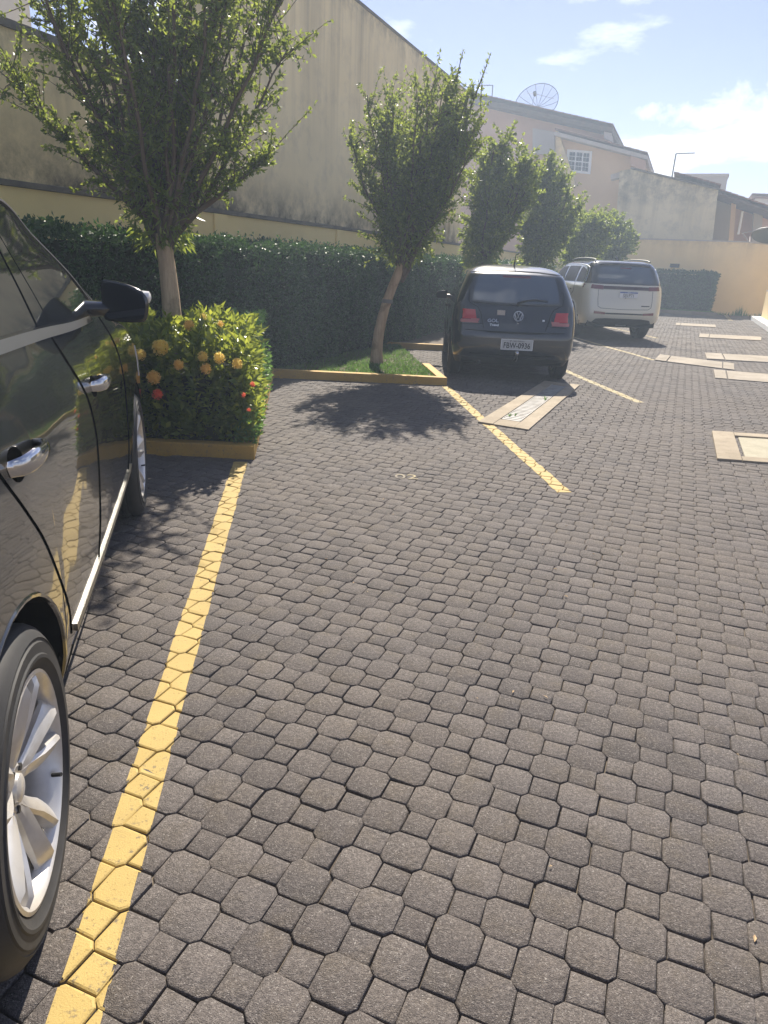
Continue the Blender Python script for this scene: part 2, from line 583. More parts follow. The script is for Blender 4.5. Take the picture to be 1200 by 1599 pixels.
def zoff(x, y):
    return .0045 + .0022 * math.sin(1.3 * x + .7 * y + .5) + .0018 * math.sin(2.1 * x - 1.7 * y + 2.0) + .0013 * math.sin(3.9 * y + 1.1 * x)


KW = .11
beds = []
for k, c in enumerate(C):
    kd = np.array([-1.0, .015]); kd /= np.linalg.norm(kd)          # the front kerb runs to the left
    tl = hedge_cut(c, kd); ts = hedge_cut(c, SV)
    beds.append((c, kd, tl, ts))


def in_bed(q):
    # left of the hedge front
    r = (q - H0) @ E2
    if r > -.02: return True
    for (c, kd, tl, ts) in beds:
        # coordinates: along kd and SV
        A = np.array([[kd[0], SV[0]], [kd[1], SV[1]]]); a, b = np.linalg.solve(A, q - c)
        if a > .03 and b > .03 and a / tl + b / ts < 1.02: return True
    return False


# projection used only to decide which pavers lie in view and show largest
def project(x, y, z=0.0):
    v = Vector((x, y, z - EYE)); d = v.dot(_fw)
    if d <= .05: return None
    return 600 + FPX * v.dot(_right) / d, 799.5 - FPX * v.dot(_up) / d, d


PER = .1906
PW, PS = .1130, .0776
pav = empty('pavement')
tag(pav, 'grey interlocking concrete paving of octagons and small squares', None, None, 'structure')
yard = [P(-5.6, -6), P(16, -6), P(16, B_D - .02), P(-5.6, B_D - .02)]
meshobj('joint_bed', [(x, y, -.0068) for x, y in yard], [(0, 1, 2, 3)], M_joint, pav)


def oct_ring(inset):
    w = PW / 2 - inset; s = PS / 2 - inset * .45
    return [(s, -w), (w, -s), (w, s), (s, w), (-s, w), (-w, s), (-w, -s), (-s, -w)]


def sq_ring(inset):
    w = PS / 2 - inset
    return [(w, -w), (w, w), (-w, w), (-w, -w)]


def stone(ring, lod):
    g = .0010
    if lod == 0: lv = [(g, -.022), (g, -.0055), (g + .0018, -.0018), (g + .0052, 0.0)]
    elif lod == 1: lv = [(g, -.018), (g + .0005, -.005), (g + .0045, 0.0)]
    else: lv = [(g + .001, -.016), (g + .003, 0.0)]
    vs = []
    for ins, z in lv: vs += [(x, y, z) for x, y in ring(ins)]
    n = len(ring(0)); fs = []
    for i in range(len(lv) - 1):
        for k in range(n):
            k2 = (k + 1) % n
            fs.append((i * n + k, i * n + k2, (i + 1) * n + k2, (i + 1) * n + k))
    fs.append(tuple(range((len(lv) - 1) * n, len(lv) * n)))
    return np.array(vs), fs


STONES = {(s, l): stone(oct_ring if s == 0 else sq_ring, l) for s in (0, 1) for l in (0, 1, 2)}
anchor = np.array([-.0285, 1.353])
A1 = -E2; A2 = E1
slots = []
ang = math.atan2(A1[1], A1[0])
for i in range(-70, 150):
    for j in range(-30, 340):
        # half-step lattice: i+j even -> octagon, odd -> square
        q = anchor + A1 * (i * PER / 2) + A2 * (j * PER / 2)
        if q[1] < -1.0 or q[0] > 3.6 + .78 * q[1] or q[0] < -3.2 - .62 * q[1] or q @ E1 > B_D - .08: continue
        pr = project(q[0], q[1]) or (-9999, -9999, 3.0)
        if in_bed(q): continue
        slots.append((pr[2], 0 if (i + j) % 2 == 0 else 1, q, pr))
slots.sort(key=lambda t: t[0] / (PW if t[1] == 0 else PS))


def inside(pr): return -20 < pr[0] < 1220 and pr[1] < 1625


def pose(q):
    a, b = rnd.gauss(0, .012), rnd.gauss(0, .012)
    z = zoff(q[0], q[1]) + rnd.uniform(-.0012, .0012)
    th = ang + rnd.gauss(0, .012)
    n = Vector((a, b, 1)).normalized()
    x = Vector((math.cos(th), math.sin(th), 0)); x = (x - n * x.dot(n)).normalized(); y = n.cross(x)
    return Matrix(((x.x, y.x, n.x, q[0] + rnd.gauss(0, .0008)), (x.y, y.y, n.y, q[1] + rnd.gauss(0, .0008)), (x.z, y.z, n.z, z), (0, 0, 0, 1)))


NVAR = 8
stone_mesh, VAR = {}, {}
for s in (0, 1):
    for k in range(NVAR):
        v, f = STONES[(s, 0)]
        v = v.copy(); n = 8 if s == 0 else 4
        for i in range(n):                              # worn, slightly irregular edges
            j = npr.normal(0, .0013, 2); jz = npr.normal(0, .0008)
            for l in range(4): v[l * n + i, :2] += j
            v[3 * n + i, :2] *= 1 - abs(npr.normal(0, .02)); v[2 * n + i, 2] += jz; v[3 * n + i, 2] += jz
        VAR[(s, k)] = (v, f)
        me = bpy.data.meshes.new('paver'); me.from_pydata([tuple(x) for x in v], [], f); me.materials.append(M_paver); me.update()
        me.polygons.foreach_set('use_smooth', [True] * len(me.polygons)); me.set_sharp_from_angle(angle=R(42))
        stone_mesh[(s, k)] = me
count = 0
V, L, ST, TT, TN = [], [], [], [], []
nv = 0; nl = 0
world_stones = []                                       # for the painted lines
for dist, s, q, pr in slots:
    m = pose(q)
    lod = 0 if dist < 7 else (1 if dist < 14 else 2)
    var = rnd.randrange(NVAR)
    v, f = VAR[(s, var)] if lod == 0 else STONES[(s, lod)]
    a = np.array(m)
    wv = v @ a[:3, :3].T + a[:3, 3]
    world_stones.append((q, wv, f))
    if count < 298 and inside(pr):
        o = bpy.data.objects.new('paver', stone_mesh[(s, var)]); link(o, pav); o.matrix_basis = m
        count += 1
        continue
    V.append(wv); t = rnd.random()
    for ff in f:
        L += [x + nv for x in ff]; ST.append(nl); TT.append(len(ff)); nl += len(ff); TN.append(t)
    nv += len(wv)
field = np_mesh('paver_field', np.concatenate(V), L, ST, TT, M_paver_far, pav, TN)
field.data.polygons.foreach_set('use_smooth', [True] * len(field.data.polygons)); field.data.set_sharp_from_angle(angle=R(42))
tag(field, kind='stuff')


def clip(poly, n, c):
    """keep the part of a 3-D polygon with n.xy <= c"""
    out = []
    for i in range(len(poly)):
        a, b = poly[i], poly[(i + 1) % len(poly)]
        da = n[0] * a[0] + n[1] * a[1] - c; db = n[0] * b[0] + n[1] * b[1] - c
        if da <= 0: out.append(a)
        if (da < 0 < db) or (db < 0 < da):
            t = da / (da - db); out.append(a + (b - a) * t)
    return out


def painted(name, quad, mat_, label):
    """paint lying on the stones inside a convex quad (counter-clockwise)"""
    quad = [np.array(p, float) for p in quad]
    ce = sum(quad) / 4; rad = max(np.linalg.norm(p - ce) for p in quad) + .1
    edges = []
    for i in range(4):
        a, b = quad[i], quad[(i + 1) % 4]; d = b - a; n = np.array([d[1], -d[0]]); n /= np.linalg.norm(n)
        edges.append((n, n @ a))
    vs, fs = [], []
    for q, wv, f in world_stones:
        if np.linalg.norm(q - ce) > rad: continue
        if any(n @ q - c > .09 for n, c in edges): continue
        for ff in f:
            pts = [wv[i] for i in ff]
            if min(p[2] for p in pts) < wv[:, 2].max() - .0125: continue
            jit = rnd.uniform(-.004, .004)
            for n, c in edges:
                pts = clip(pts, n, c + jit)
                if len(pts) < 3: break
            if len(pts) < 3: continue
            k = len(vs); vs += [(p[0], p[1], p[2] + .0012) for p in pts]; fs.append(tuple(range(k, k + len(pts))))
    o = meshobj(name, vs, fs, mat_, pav)
    if label: o['label'] = label
    return o


LW = .10
line_spec = [(C[1], 0.06, 5.2, M_line), (C[2], 0.06, 4.25, M_line), (C[3], -1.0, 4.35, M_line_old), (C[4], -1.6, 3.75, M_line_old), (C[5], -2.5, 3.0, M_line_old)]
off = [-.435, 1.775, 3.94, 6.14, 8.36]
for (c, t0, t1, mt), o_ in zip(line_spec, off):
    # bays run along SV; o_ is the offset of the line's centre across
    base = SN * o_
    a0 = (c @ SV) - t0; a1 = (c @ SV) - t1
    p = [base + SV * a1 - SN * LW / 2, base + SV * a1 + SN * LW / 2, base + SV * a0 + SN * LW / 2, base + SV * a0 - SN * LW / 2]
    painted('painted_line', p, mt, None)

# the bay number
nm = Matrix.Translation((.145, 4.74, zoff(.145, 4.74) + .004)) @ Matrix.Rotation(R(2), 4, 'Z')
text_mesh('painted_number', '02', .155, paint_mat('worn_number_paint', (.36, .29, .15), (.30, .245, .13), (.13, .112, .10), .36), pav, matrix=nm, sx=1.1)

# ------------------------------------------------------------------ kerbs, soil and grass of the planting beds
KH = .105
kerb_label = {1: 'yellow kerb in front of the flowering bush', 2: 'yellow kerb at the foot of the tree with the small grass patch', 3: 'yellow kerb in the shade in front of the black hatchback',
              0: 'yellow kerb at the head of the bay left of the black car', 4: 'yellow kerb between the black hatchback and the white car', 5: 'yellow kerb in front of the white car', 6: 'yellow kerb beyond the white car, nearer of two', 7: 'yellow kerb beyond the white car, farther of two', 8: 'yellow kerb by the far end of the hedge'}
for k, (c, kd, tl, ts) in enumerate(beds):
    if (c @ E1) > B_D - 3: continue
    a = c + kd * tl; b = c + SV * ts
    ai = a + SV * KW; bi = b + kd * KW; ci = c + kd * KW + SV * KW
    mb = MB()
    z0 = -.02; z1 = KH
    mb.prism([a, c, ci, ai], z0, z1)
    bs_ = b if k < 2 else c + SV * min(ts, 1.3)
    mb.prism([c + SV * .0, bs_, bs_ + kd * KW, ci], z0, z1 - .003)
    o = mb.build('kerb', M_kerb, bevel=.008)
    tag(o, kerb_label[k], 'kerb', 'yellow kerbs of the planting beds')
    soil = MB().prism([ci, bi, b + E2 * .2, a + E2 * .2, ai], -.02, KH - .035).build('soil', M_soil)
    tag(soil, kind='structure')
hs = MB(); hs.prism([H0 - E1 * 9 + E2 * -.05, H0 + E1 * 24 + E2 * -.05, H0 + E1 * 24 + E2 * 1.3, H0 - E1 * 9 + E2 * 1.3], -.02, .05)
tag(hs.build('soil', M_soil), kind='structure')

# ------------------------------------------------------------------ slabs, drain and inspection covers
def quad_frame(q):
    q = [np.array(p, float) for p in q]
    return lambda u, v: q[0] * (1 - u) * (1 - v) + q[1] * u * (1 - v) + q[2] * u * v + q[3] * (1 - u) * v


def slab_prism(f, u0, u1, v0, v1, z0, z1, name, m, parent, bevel=.004):
    pts = [f(u0, v0), f(u1, v0), f(u1, v1), f(u0, v1)]
    ar = sum(pts[i][0] * pts[(i + 1) % 4][1] - pts[(i + 1) % 4][0] * pts[i][1] for i in range(4))
    if ar < 0: pts.reverse()
    return MB().prism(pts, z0, z1).build(name, m, parent, bevel=bevel)


def root_at(name, q, label, cat, group=None):
    c = sum(np.array(p, float) for p in q) / 4
    r = empty(name, (c[0], c[1], 0)); tag(r, label, cat, group)
    return r, [np.array(p, float) - c for p in q]


# drain: cream frame with a galvanised grate, partly in the hatchback's shadow
r_, q_ = root_at('drain', [(.86, 6.66), (1.30, 6.40), (2.48, 9.25), (2.06, 9.46)], 'rectangular floor drain with cream frame and ribbed metal grate behind the black hatchback', 'drain')
f = quad_frame(q_)
z0, z1 = -.02, .022
a0, a1, b0, b1 = .30, .72, .09, .93
slab_prism(f, 0, a0, 0, 1, z0, z1, 'frame', M_frame, r_)
slab_prism(f, a1, 1, 0, 1, z0, z1, 'frame', M_frame, r_)
slab_prism(f, a0 + .004, a1 - .004, 0, b0, z0, z1 - .002, 'frame', M_frame, r_)
slab_prism(f, a0 + .004, a1 - .004, b1, 1, z0, z1 - .002, 'frame', M_frame, r_)
slab_prism(f, a0 + .01, a1 - .01, b0 + .004, b1 - .004, z0, .004, 'channel', M_gap, r_, None)
nb = 34
for i in range(nb):
    v0 = b0 + .006 + (b1 - b0 - .012) * i / nb
    slab_prism(f, a0 + .02, a1 - .02, v0, v0 + (b1 - b0 - .012) / nb * .66, .0045, .019, 'grate_bar', M_grate, r_, None)
for u in (a0 + .02, a1 - .035):
    slab_prism(f, u, u + .015, b0 + .006, b1 - .006, .0055, .0205, 'grate_rail', M_grate, r_, None)
# a few weeds growing through it
wb = MB()
for (u, v) in ((.38, .16), (.40, .15), (.48, .17), (.62, .55), (.60, .57), (.66, .53)):
    p = f(u, v)
    for k in range(5):
        a = rnd.uniform(0, 6.28); l = rnd.uniform(.02, .045)
        wb.add([(p[0] - .006, p[1], .02), (p[0] + .006, p[1], .02), (p[0] + math.cos(a) * l, p[1] + math.sin(a) * l, .03 + rnd.uniform(0, .03))], [(0, 1, 2)])
w_ = wb.build('weeds', M_grass, r_); tag(w_, kind='stuff')

# inspection cover at the right edge
r_, q_ = root_at('inspection_cover', [(2.71, 5.62), (3.92, 5.46), (4.36, 6.60), (3.13, 6.71)], 'pale square inspection cover with a wide cream frame at the right', 'cover')
f = quad_frame(q_)
slab_prism(f, 0, .16, 0, 1, z0, .024, 'frame', M_frame, r_)
slab_prism(f, .84, 1, 0, 1, z0, .024, 'frame', M_frame, r_)
slab_prism(f, .164, .836, 0, .13, z0, .022, 'frame', M_frame, r_)
slab_prism(f, .164, .836, .87, 1, z0, .022, 'frame', M_frame, r_)
slab_prism(f, .19, .815, .155, .85, z0, .012, 'lid', concrete_mat('rough_cover_concrete', (.40, .36, .27), (.30, .28, .20), 5), r_, .006)

# long pale slabs across the yard
def long_slab(q, ends, label):
    q = [np.array(x, float) for x in q]; m0 = (q[0] + q[3]) / 2, (q[1] + q[2]) / 2; q = [q[0] * .93 + m0[0] * .07, q[1] * .93 + m0[1] * .07, q[2] * .93 + m0[1] * .07, q[3] * .93 + m0[0] * .07]
    r_, q_ = root_at('concrete_slab', q, label, 'slab', 'long pale slabs set in the paving')
    f = quad_frame(q_)
    cuts = [0.0] + ends + [1.0]
    for i in range(len(cuts) - 1):
        slab_prism(f, cuts[i] + (.006 if i else 0), cuts[i + 1] - (.006 if i < len(cuts) - 2 else 0), 0, 1, -.02, .024 - .002 * (i % 2), 'segment', M_slab, r_)


long_slab([(4.57, 12.46), (5.55, 11.55), (5.98, 12.52), (5.02, 13.45)], [.16, .86], 'long cream slab with two end pieces, nearest to the white car')
long_slab([(4.78, 10.48), (6.40, 9.98), (6.95, 11.02), (5.20, 11.52)], [.10], 'long cream slab cut by the right edge, nearest of the long slabs')
long_slab([(5.72, 13.02), (7.70, 12.80), (8.15, 13.90), (6.15, 14.15)], [.16], 'long cream slab crossing to the right edge, second from the near end')
long_slab([(7.50, 17.75), (8.95, 17.60), (9.55, 18.80), (8.02, 18.95)], [.16], 'cream slab near the white step of the right building')
long_slab([(8.44, 21.75), (9.60, 21.65), (10.10, 22.85), (8.90, 22.95)], [.12], 'farthest narrow white slab, between the white car and the far wall')

# dry leaves scattered on the paving
vs, fs = [], []
for k in range(90):
    q = np.array([rnd.uniform(-.6, 4), rnd.uniform(1.0, 9)])
    if in_bed(q): continue
    a = rnd.uniform(0, 6.28); l = rnd.uniform(.004, .012); w = l * rnd.uniform(.25, .5); z = zoff(*q) + .004
    d = np.array([math.cos(a), math.sin(a)]); n = np.array([-d[1], d[0]])
    k0 = len(vs)
    for pt, dz in ((q - d * l, 0), (q - n * w, .004), (q + d * l, .001), (q + n * w, .003)): vs.append((pt[0], pt[1], z + dz))
    fs.append((k0, k0 + 1, k0 + 2, k0 + 3))
tag(meshobj('leaf_litter', vs, fs, M_dry), kind='stuff')

# ------------------------------------------------------------------ air volume added to lift far tones, standing in for lens veil
hz_ = MB().box(-46, 51, -31, 62, -1.06, 11.8).build('veil_volume', None)
hz_.data.materials.clear()
hm = bpy.data.materials.new('veil_air'); hm.use_nodes = True
hm.node_tree.nodes.clear()
ho = hm.node_tree.nodes.new('ShaderNodeOutputMaterial'); hv = hm.node_tree.nodes.new('ShaderNodeVolumePrincipled')
hv.inputs['Color'].default_value = (.66, .80, .98, 1); hv.inputs['Density'].default_value = .0064; hv.inputs['Anisotropy'].default_value = .3
hm.node_tree.links.new(hv.outputs[0], ho.inputs['Volume'])
hz_.data.materials.append(hm)
tag(hz_, kind='stuff')

# ================================================================== WALLS AND BUILDINGS
WL = W0 - E1 * 12
side_end = (B_D - (W0 @ E1))


def wall_prism(t0, t1, o0, o1, z0, z1, mb=None):
    """box in side-wall coordinates: t along, o to the left of the wall face"""
    mb = mb or MB()
    a, b = W0 + E1 * t0, W0 + E1 * t1
    return mb.prism([a + E2 * o0, b + E2 * o0, b + E2 * o1, a + E2 * o1], z0, z1)


def flip(mb): return mb


bwall = empty('boundary_wall', (W0[0], W0[1], 0)); tag(bwall, 'long low cream boundary wall behind the clipped hedge', 'wall')


def child_of(o, root):
    o.parent = root; o.matrix_parent_inverse = root.matrix_basis.inverted(); return o


child_of(wall_prism(-12, side_end, 0, .16, -.05, 1.93).build('wall_face', M_wall), bwall)
child_of(wall_prism(-12, side_end, -.035, .17, 1.932, 1.985).build('coping', M_coping, bevel=.006), bwall)
for t in (0.55, 4.2, 8.4, 12.6, 16.8):
    child_of(wall_prism(t, t + .28, -.03, .0 - .002, -.05, 1.928).build('pier', M_wall), bwall)

nw = empty('neighbour_wall', (W0[0], W0[1], 0)); tag(nw, 'tall stained neighbour wall rising behind the low cream wall', 'wall')
TT0, TT1, TZ = 0.6, 12.3, 5.62
child_of(wall_prism(TT0, TT1, .18, .40, -.05, TZ).build('wall_face', M_wall_up), nw)
child_of(wall_prism(TT0 - .02, TT1 + .02, .165, .415, TZ + .002, TZ + .05).build('coping', M_coping), nw)
child_of(wall_prism(11.25, 11.5, .12, .177, 1.99, TZ - .02).build('pilaster', M_wall_up), nw)
mbp = MB()
for t in (10.9, ):
    p = W0 + E1 * t + E2 * .14
    mbp.tube([(p[0], p[1], 1.99), (p[0], p[1], 5.3)], .03, 8)
child_of(mbp.build('drainpipe', M_wall_up, smooth=True), nw)
nl_ = empty('neighbour_wall', (W0[0], W0[1], 0)); tag(nl_, 'stained lower wall with dark mouldy coping at the upper left', 'wall')
child_of(wall_prism(-12, TT0 - .03, .18, .36, -.05, 3.27).build('wall_face', M_wall_left), nl_)
child_of(wall_prism(-12, TT0 - .03, .15, .38, 3.272, 3.34).build('coping', M_coping), nl_)
hl = empty('house', (W0[0], W0[1], 0)); tag(hl, 'plain white building just showing above the lower wall at the upper left', 'house')
child_of(wall_prism(-9, TT0 - .6, 2.2, 6.5, -.05, 6.2).build('wall_face', M_white), hl)
child_of(wall_prism(-9.2, TT0 - .4, 2.0, 6.7, 6.202, 6.35).build('roof', M_fascia), hl)

# back wall
bk = empty('back_wall', (*P(0, B_D), 0)); tag(bk, 'cream back wall closing the far end of the car park', 'wall')


def back_box(r0, r1, d0, d1, z0, z1, mb=None):
    mb = mb or MB()
    return mb.prism([P(r0, d0), P(r1, d0), P(r1, d1), P(r0, d1)], z0, z1)


child_of(back_box(-6.1, 14, B_D, B_D + .2, -.1, 2.74).build('wall_face', M_backwall), bk)
child_of(back_box(-6.1, 14, B_D - .03, B_D + .23, 2.742, 2.79).build('coping', M_fascia), bk)
child_of(back_box(-.78, -.42, B_D - .03, B_D - .003, 1.72, 1.86).build('vent', M_plastic, bevel=.01), bk)
# weeds along its foot
vs, fs = [], []
for k in range(1500):
    r = rnd.uniform(-1, 5.5); cl = math.sin(r * 5.1) * math.sin(r * 2.3)
    if rnd.random() > .25 + .6 * max(0, cl): continue
    x, y = P(r, B_D - rnd.uniform(.02, .14)); h = rnd.uniform(.04, .16 + .3 * max(0, cl)); a = rnd.uniform(0, 6.28); n = len(vs)
    vs += [(x - .012, y, 0), (x + .012, y, 0), (x + math.cos(a) * .05, y + math.sin(a) * .05, h)]; fs.append((n, n + 1, n + 2))
tag(meshobj('weeds', vs, fs, M_grass), kind='stuff')


# houses beyond; each outline stands in its own plane at its own distance and is a solid
def plane_pt(u, v, d):
    """point seen at (u, v) of the photograph on the plane at distance d along E1"""
    x = (u - 600) / FPX; y = -(v - 799.5) / FPX
    ray = _right * x + _up * y + _fw
    n = Vector((E1[0], E1[1], 0)); t = d / ray.dot(n)
    return Vector((0, 0, EYE)) + ray * t


def facade(pix, d, depth, name, m, parent):
    pts = [plane_pt(u, v, d) for u, v in pix]
    o = MB().extrude(pts, (E1[0] * depth, E1[1] * depth, 0)).build(name, m)
    return child_of(o, parent)


def slope_roof(p0, p1, d0, d1, th, name, m, parent):
    """sloping slab between two seen points (drawn on plane d0), reaching back to d1"""
    a, b = plane_pt(*p0, d0), plane_pt(*p1, d0)
    pts = [a, b, b + Vector((0, 0, th)), a + Vector((0, 0, th))]
    o = MB().extrude(pts, (E1[0] * (d1 - d0), E1[1] * (d1 - d0), 0)).build(name, m)
    return child_of(o, parent)


def tiles(p0, p1, d0, d1, parent, n, lift):
    """rows of roof tiles on a sloping roof"""
    a, b = plane_pt(*p0, d0), plane_pt(*p1, d0)
    mb = MB(); dd = Vector((E1[0], E1[1], 0)); up = Vector((0, 0, 1))
    for i in range(n):
        q0 = a.lerp(b, i / n) + up * lift; q1 = a.lerp(b, (i + .96) / n) + up * (lift + .015)
        mb.extrude([q0, q1, q1 + up * .05, q0 + up * .05], dd * (d1 - d0))
    return child_of(mb.build('roof_tile', M_tile), parent)


DH = B_D + 5.5
h1 = empty('house', (*P(-2, DH), 0)); tag(h1, 'peach house with a barred white window under a sloping tiled roof', 'house')
facade([(868, 212), (1005, 250), (1000, 420), (868, 420)], DH, 6, 'wall', M_house, h1)
facade([(868, 200), (872, 205), (900, 290), (868, 290)], DH - .35, .34, 'wing_wall', M_backwall, h1)
slope_roof((866, 211), (1011, 249), DH - .7, DH + 6, .16, 'roof', M_fascia, h1)
tiles((866, 207), (1011, 245), DH - .75, DH + 6, h1, 12, .14)
facade([(985, 243), (1008, 250), (1008, 268), (985, 258)], DH - .6, .5, 'gable_end', M_salmon, h1)
wroot = facade([(886, 233), (925, 236), (922, 272), (884, 268)], DH - .08, .07, 'window', M_whitepaint, h1)
pw = [plane_pt(u, v, DH - .09) for u, v in ((889, 236), (922, 239), (919, 269), (887, 265))]
for i in range(3):
    for j in range(2):
        for k in range(2):
            u0, u1 = (i + .10 + k * .42) / 3, (i + .48 + k * .42) / 3
            for jj in range(2):
                v0, v1 = (j + .06 + jj * .47) / 2, (j + .47 + jj * .47) / 2
                L_ = lambda u, v: pw[0].lerp(pw[1], u).lerp(pw[3].lerp(pw[2], u), v)
                o = MB().extrude([L_(u0, v0), L_(u1, v0), L_(u1, v1), L_(u0, v1)], (-E1[0] * .01, -E1[1] * .01, 0)).build('pane', M_glassdark)
                o.parent = wroot

DB = B_D + 8.0
h2 = empty('house', (*P(-5, DB), 0)); tag(h2, 'big house behind the trees under a long dark sloping roof', 'house')
facade([(690, 150), (748, 166), (950, 212), (955, 420), (690, 420)], DB, 8, 'wall', M_salmon, h2)
slope_roof((690, 148), (957, 208), DB - .9, DB + 8, .22, 'roof', M_wood, h2)
tiles((690, 140), (957, 201), DB - .9, DB + 8, h2, 26, .16)
facade([(943, 200), (953, 199), (958, 222), (944, 216)], DB - .85, .25, 'gable_board', M_fascia, h2)
facade([(832, 200), (866, 206), (866, 240), (832, 240)], DB - .3, .28, 'upper_wall', M_greyhouse, h2)

DG = B_D + 1.2
h3 = empty('garage', (*P(0, DG), 0)); tag(h3, 'pale windowless garage with a mossy stained wall above the back wall', 'garage')
facade([(968, 267), (985, 264), (1122, 297), (1111, 390), (960, 390)], DG, 7, 'wall', M_garage, h3)
slope_roof((985, 263), (1125, 297), DG - .15, DG + 7, .06, 'roof', M_coping, h3)
tiles((1052, 274), (1126, 294), DG + .6, DG + 7, h3, 8, .10)
facade([(954, 273), (968, 268), (968, 277), (954, 281)], DG + .3, .5, 'eave', M_fascia, h3)

h4 = empty('house', (*P(4, DG + 3), 0)); tag(h4, 'salmon house with an open porch under a red tiled roof at the right', 'house')
facade([(1118, 310), (1150, 316), (1144, 395), (1106, 395)], DG + 3.5, 3, 'porch_back', M_greyhouse, h4)
facade([(1146, 318), (1215, 330), (1215, 395), (1140, 395)], DG + 4.2, 3, 'wall', M_salmon, h4)
facade([(1143, 316), (1150, 318), (1144, 395), (1137, 395)], DG + 2.6, .3, 'post', M_house, h4)
facade([(1178, 322), (1192, 326), (1188, 395), (1173, 395)], DG + 3.4, .4, 'post', M_greyhouse, h4)
slope_roof((1112, 301), (1215, 336), DG + 1.2, DG + 8, .10, 'roof', M_wood, h4)
tiles((1112, 297), (1215, 332), DG + 1.15, DG + 8, h4, 10, .10)
mbk = MB().tube([plane_pt(1160, 330, DG + 2.4), plane_pt(1153, 366, DG + 2.4)], .05, 8)
child_of(mbk.build('drainpipe', M_whitepaint), h4)
h5 = empty('house', (*P(4, DG + 14), 0)); tag(h5, 'grey flat-topped house far behind, above the tiled roofs', 'house')
facade([(1055, 274), (1137, 274), (1133, 300), (1055, 300)], DG + 14, 5, 'wall', M_greyhouse, h5)
facade([(1053, 271), (1139, 271), (1139, 275), (1053, 275)], DG + 13.9, 5.2, 'roof', M_fascia, h5)
h6 = empty('house', (*P(9, DG + 12), 0)); tag(h6, 'far tiled roof peeping up at the right edge', 'house')
facade([(1180, 310), (1230, 312), (1230, 360), (1180, 350)], DG + 12, 5, 'wall', M_white, h6)
slope_roof((1174, 309), (1235, 311), DG + 11.7, DG + 17, .12, 'roof', M_tile, h6)
tiles((1174, 306), (1235, 308), DG + 11.7, DG + 17, h6, 9, .08)


# roof dish, antennas
def roof_dish(u, v, d, rad, label):
    c = plane_pt(u, v, d)
    root = empty('satellite_dish', c); tag(root, label, 'satellite dish')
    nrm = Vector((-.35, -.80, .48)).normalized(); ax = nrm.orthogonal().normalized(); ay = nrm.cross(ax)
    mb = MB(); seg, rn = 28, 5
    vs = [Vector((0, 0, 0)) - nrm * .30 * rad]
    for j in range(1, rn + 1):
        rr = rad * j / rn
        for i in range(seg):
            a = 2 * math.pi * i / seg
            vs.append((ax * math.cos(a) + ay * math.sin(a)) * rr - nrm * .30 * rad * (1 - (j / rn) ** 2))
    fs = [(0, 1 + i, 1 + (i + 1) % seg) for i in range(seg)]
    for j in range(rn - 1):
        for i in range(seg):
            a = 1 + j * seg + i; b = 1 + j * seg + (i + 1) % seg
            fs.append((a, a + seg, b + seg, b))
    o = MB().add(vs, fs).build('reflector', M_dishmesh, root, smooth=True)
    ribs = MB()
    for i in range(0, seg, 2):
        a = 2 * math.pi * i / seg
        ribs.tube([(ax * math.cos(a) + ay * math.sin(a)) * rad * t - nrm * (.30 * rad * (1 - t * t) + .015) for t in (.03, .35, .7, 1.0)], .014, 5)
    rim = [(ax * math.cos(2 * math.pi * i / seg) + ay * math.sin(2 * math.pi * i / seg)) * rad for i in range(seg + 1)]
    ribs.tube(rim, .02, 5); ribs.build('rib', M_dish, root)
    ft = MB(); tip = nrm * rad * .55
    for a in (.4, 2.5, 4.6): ft.tube([(ax * math.cos(a) + ay * math.sin(a)) * rad * .8 - nrm * .08 * rad, tip], .012, 5)
    ft.tube([tip - nrm * .12, tip + nrm * .10], .08, 8); ft.build('feed', M_dish, root)
    MB().tube([-nrm * .3 * rad, -nrm * .45 * rad + Vector((0, 0, -.3)), -nrm * .45 * rad + Vector((0, 0, -1.5))], .05, 6).build('mast', M_dish, root)


def mesh_screen():
    m = mat('perforated_dish_mesh', (.42, .46, .42), .6); t = NT(m)
    tr = t.n.new('ShaderNodeBsdfTransparent'); mx = t.n.new('ShaderNodeMixShader'); mx.inputs[0].default_value = .30
    t.l.new(tr.outputs[0], mx.inputs[1]); t.l.new(t.b.outputs[0], mx.inputs[2])
    t.l.new(mx.outputs[0], t.n['Material Output'].inputs['Surface'])
    return m


M_dishmesh = mesh_screen()
roof_dish(838, 160, DB + 1.0, 1.12, 'large round mesh satellite dish on the dark roof behind the trees')


def antenna(u0, v0, u1, v1, d, side, label):
    a, b = plane_pt(u0, v0, d), plane_pt(u1, v1, d)
    root = empty('antenna', a); tag(root, label, 'antenna', 'roof antennas')
    b = b - a
    mb = MB().tube([(0, 0, -.3), b], .028, 6)
    mb.build('mast', M_dish, root)
    s = Vector((-E2[0], -E2[1], 0)) * side
    mb = MB().tube([b, b + s * .75 + Vector((0, 0, .02))], .02, 6)
    for k in range(4): mb.tube([b + s * (.15 + .17 * k) + Vector((E1[0], E1[1], 0)) * .16, b + s * (.15 + .17 * k) - Vector((E1[0], E1[1], 0)) * .16], .012, 5)
    mb.build('arm', M_dish, root)


antenna(768, 162, 770, 133, DB + .5, -1, 'thin bent antenna mast on the long dark roof, left of the big dish')
antenna(1050, 274, 1056, 240, DG + 1.5, 1, 'thin antenna mast on the mossy garage roof')

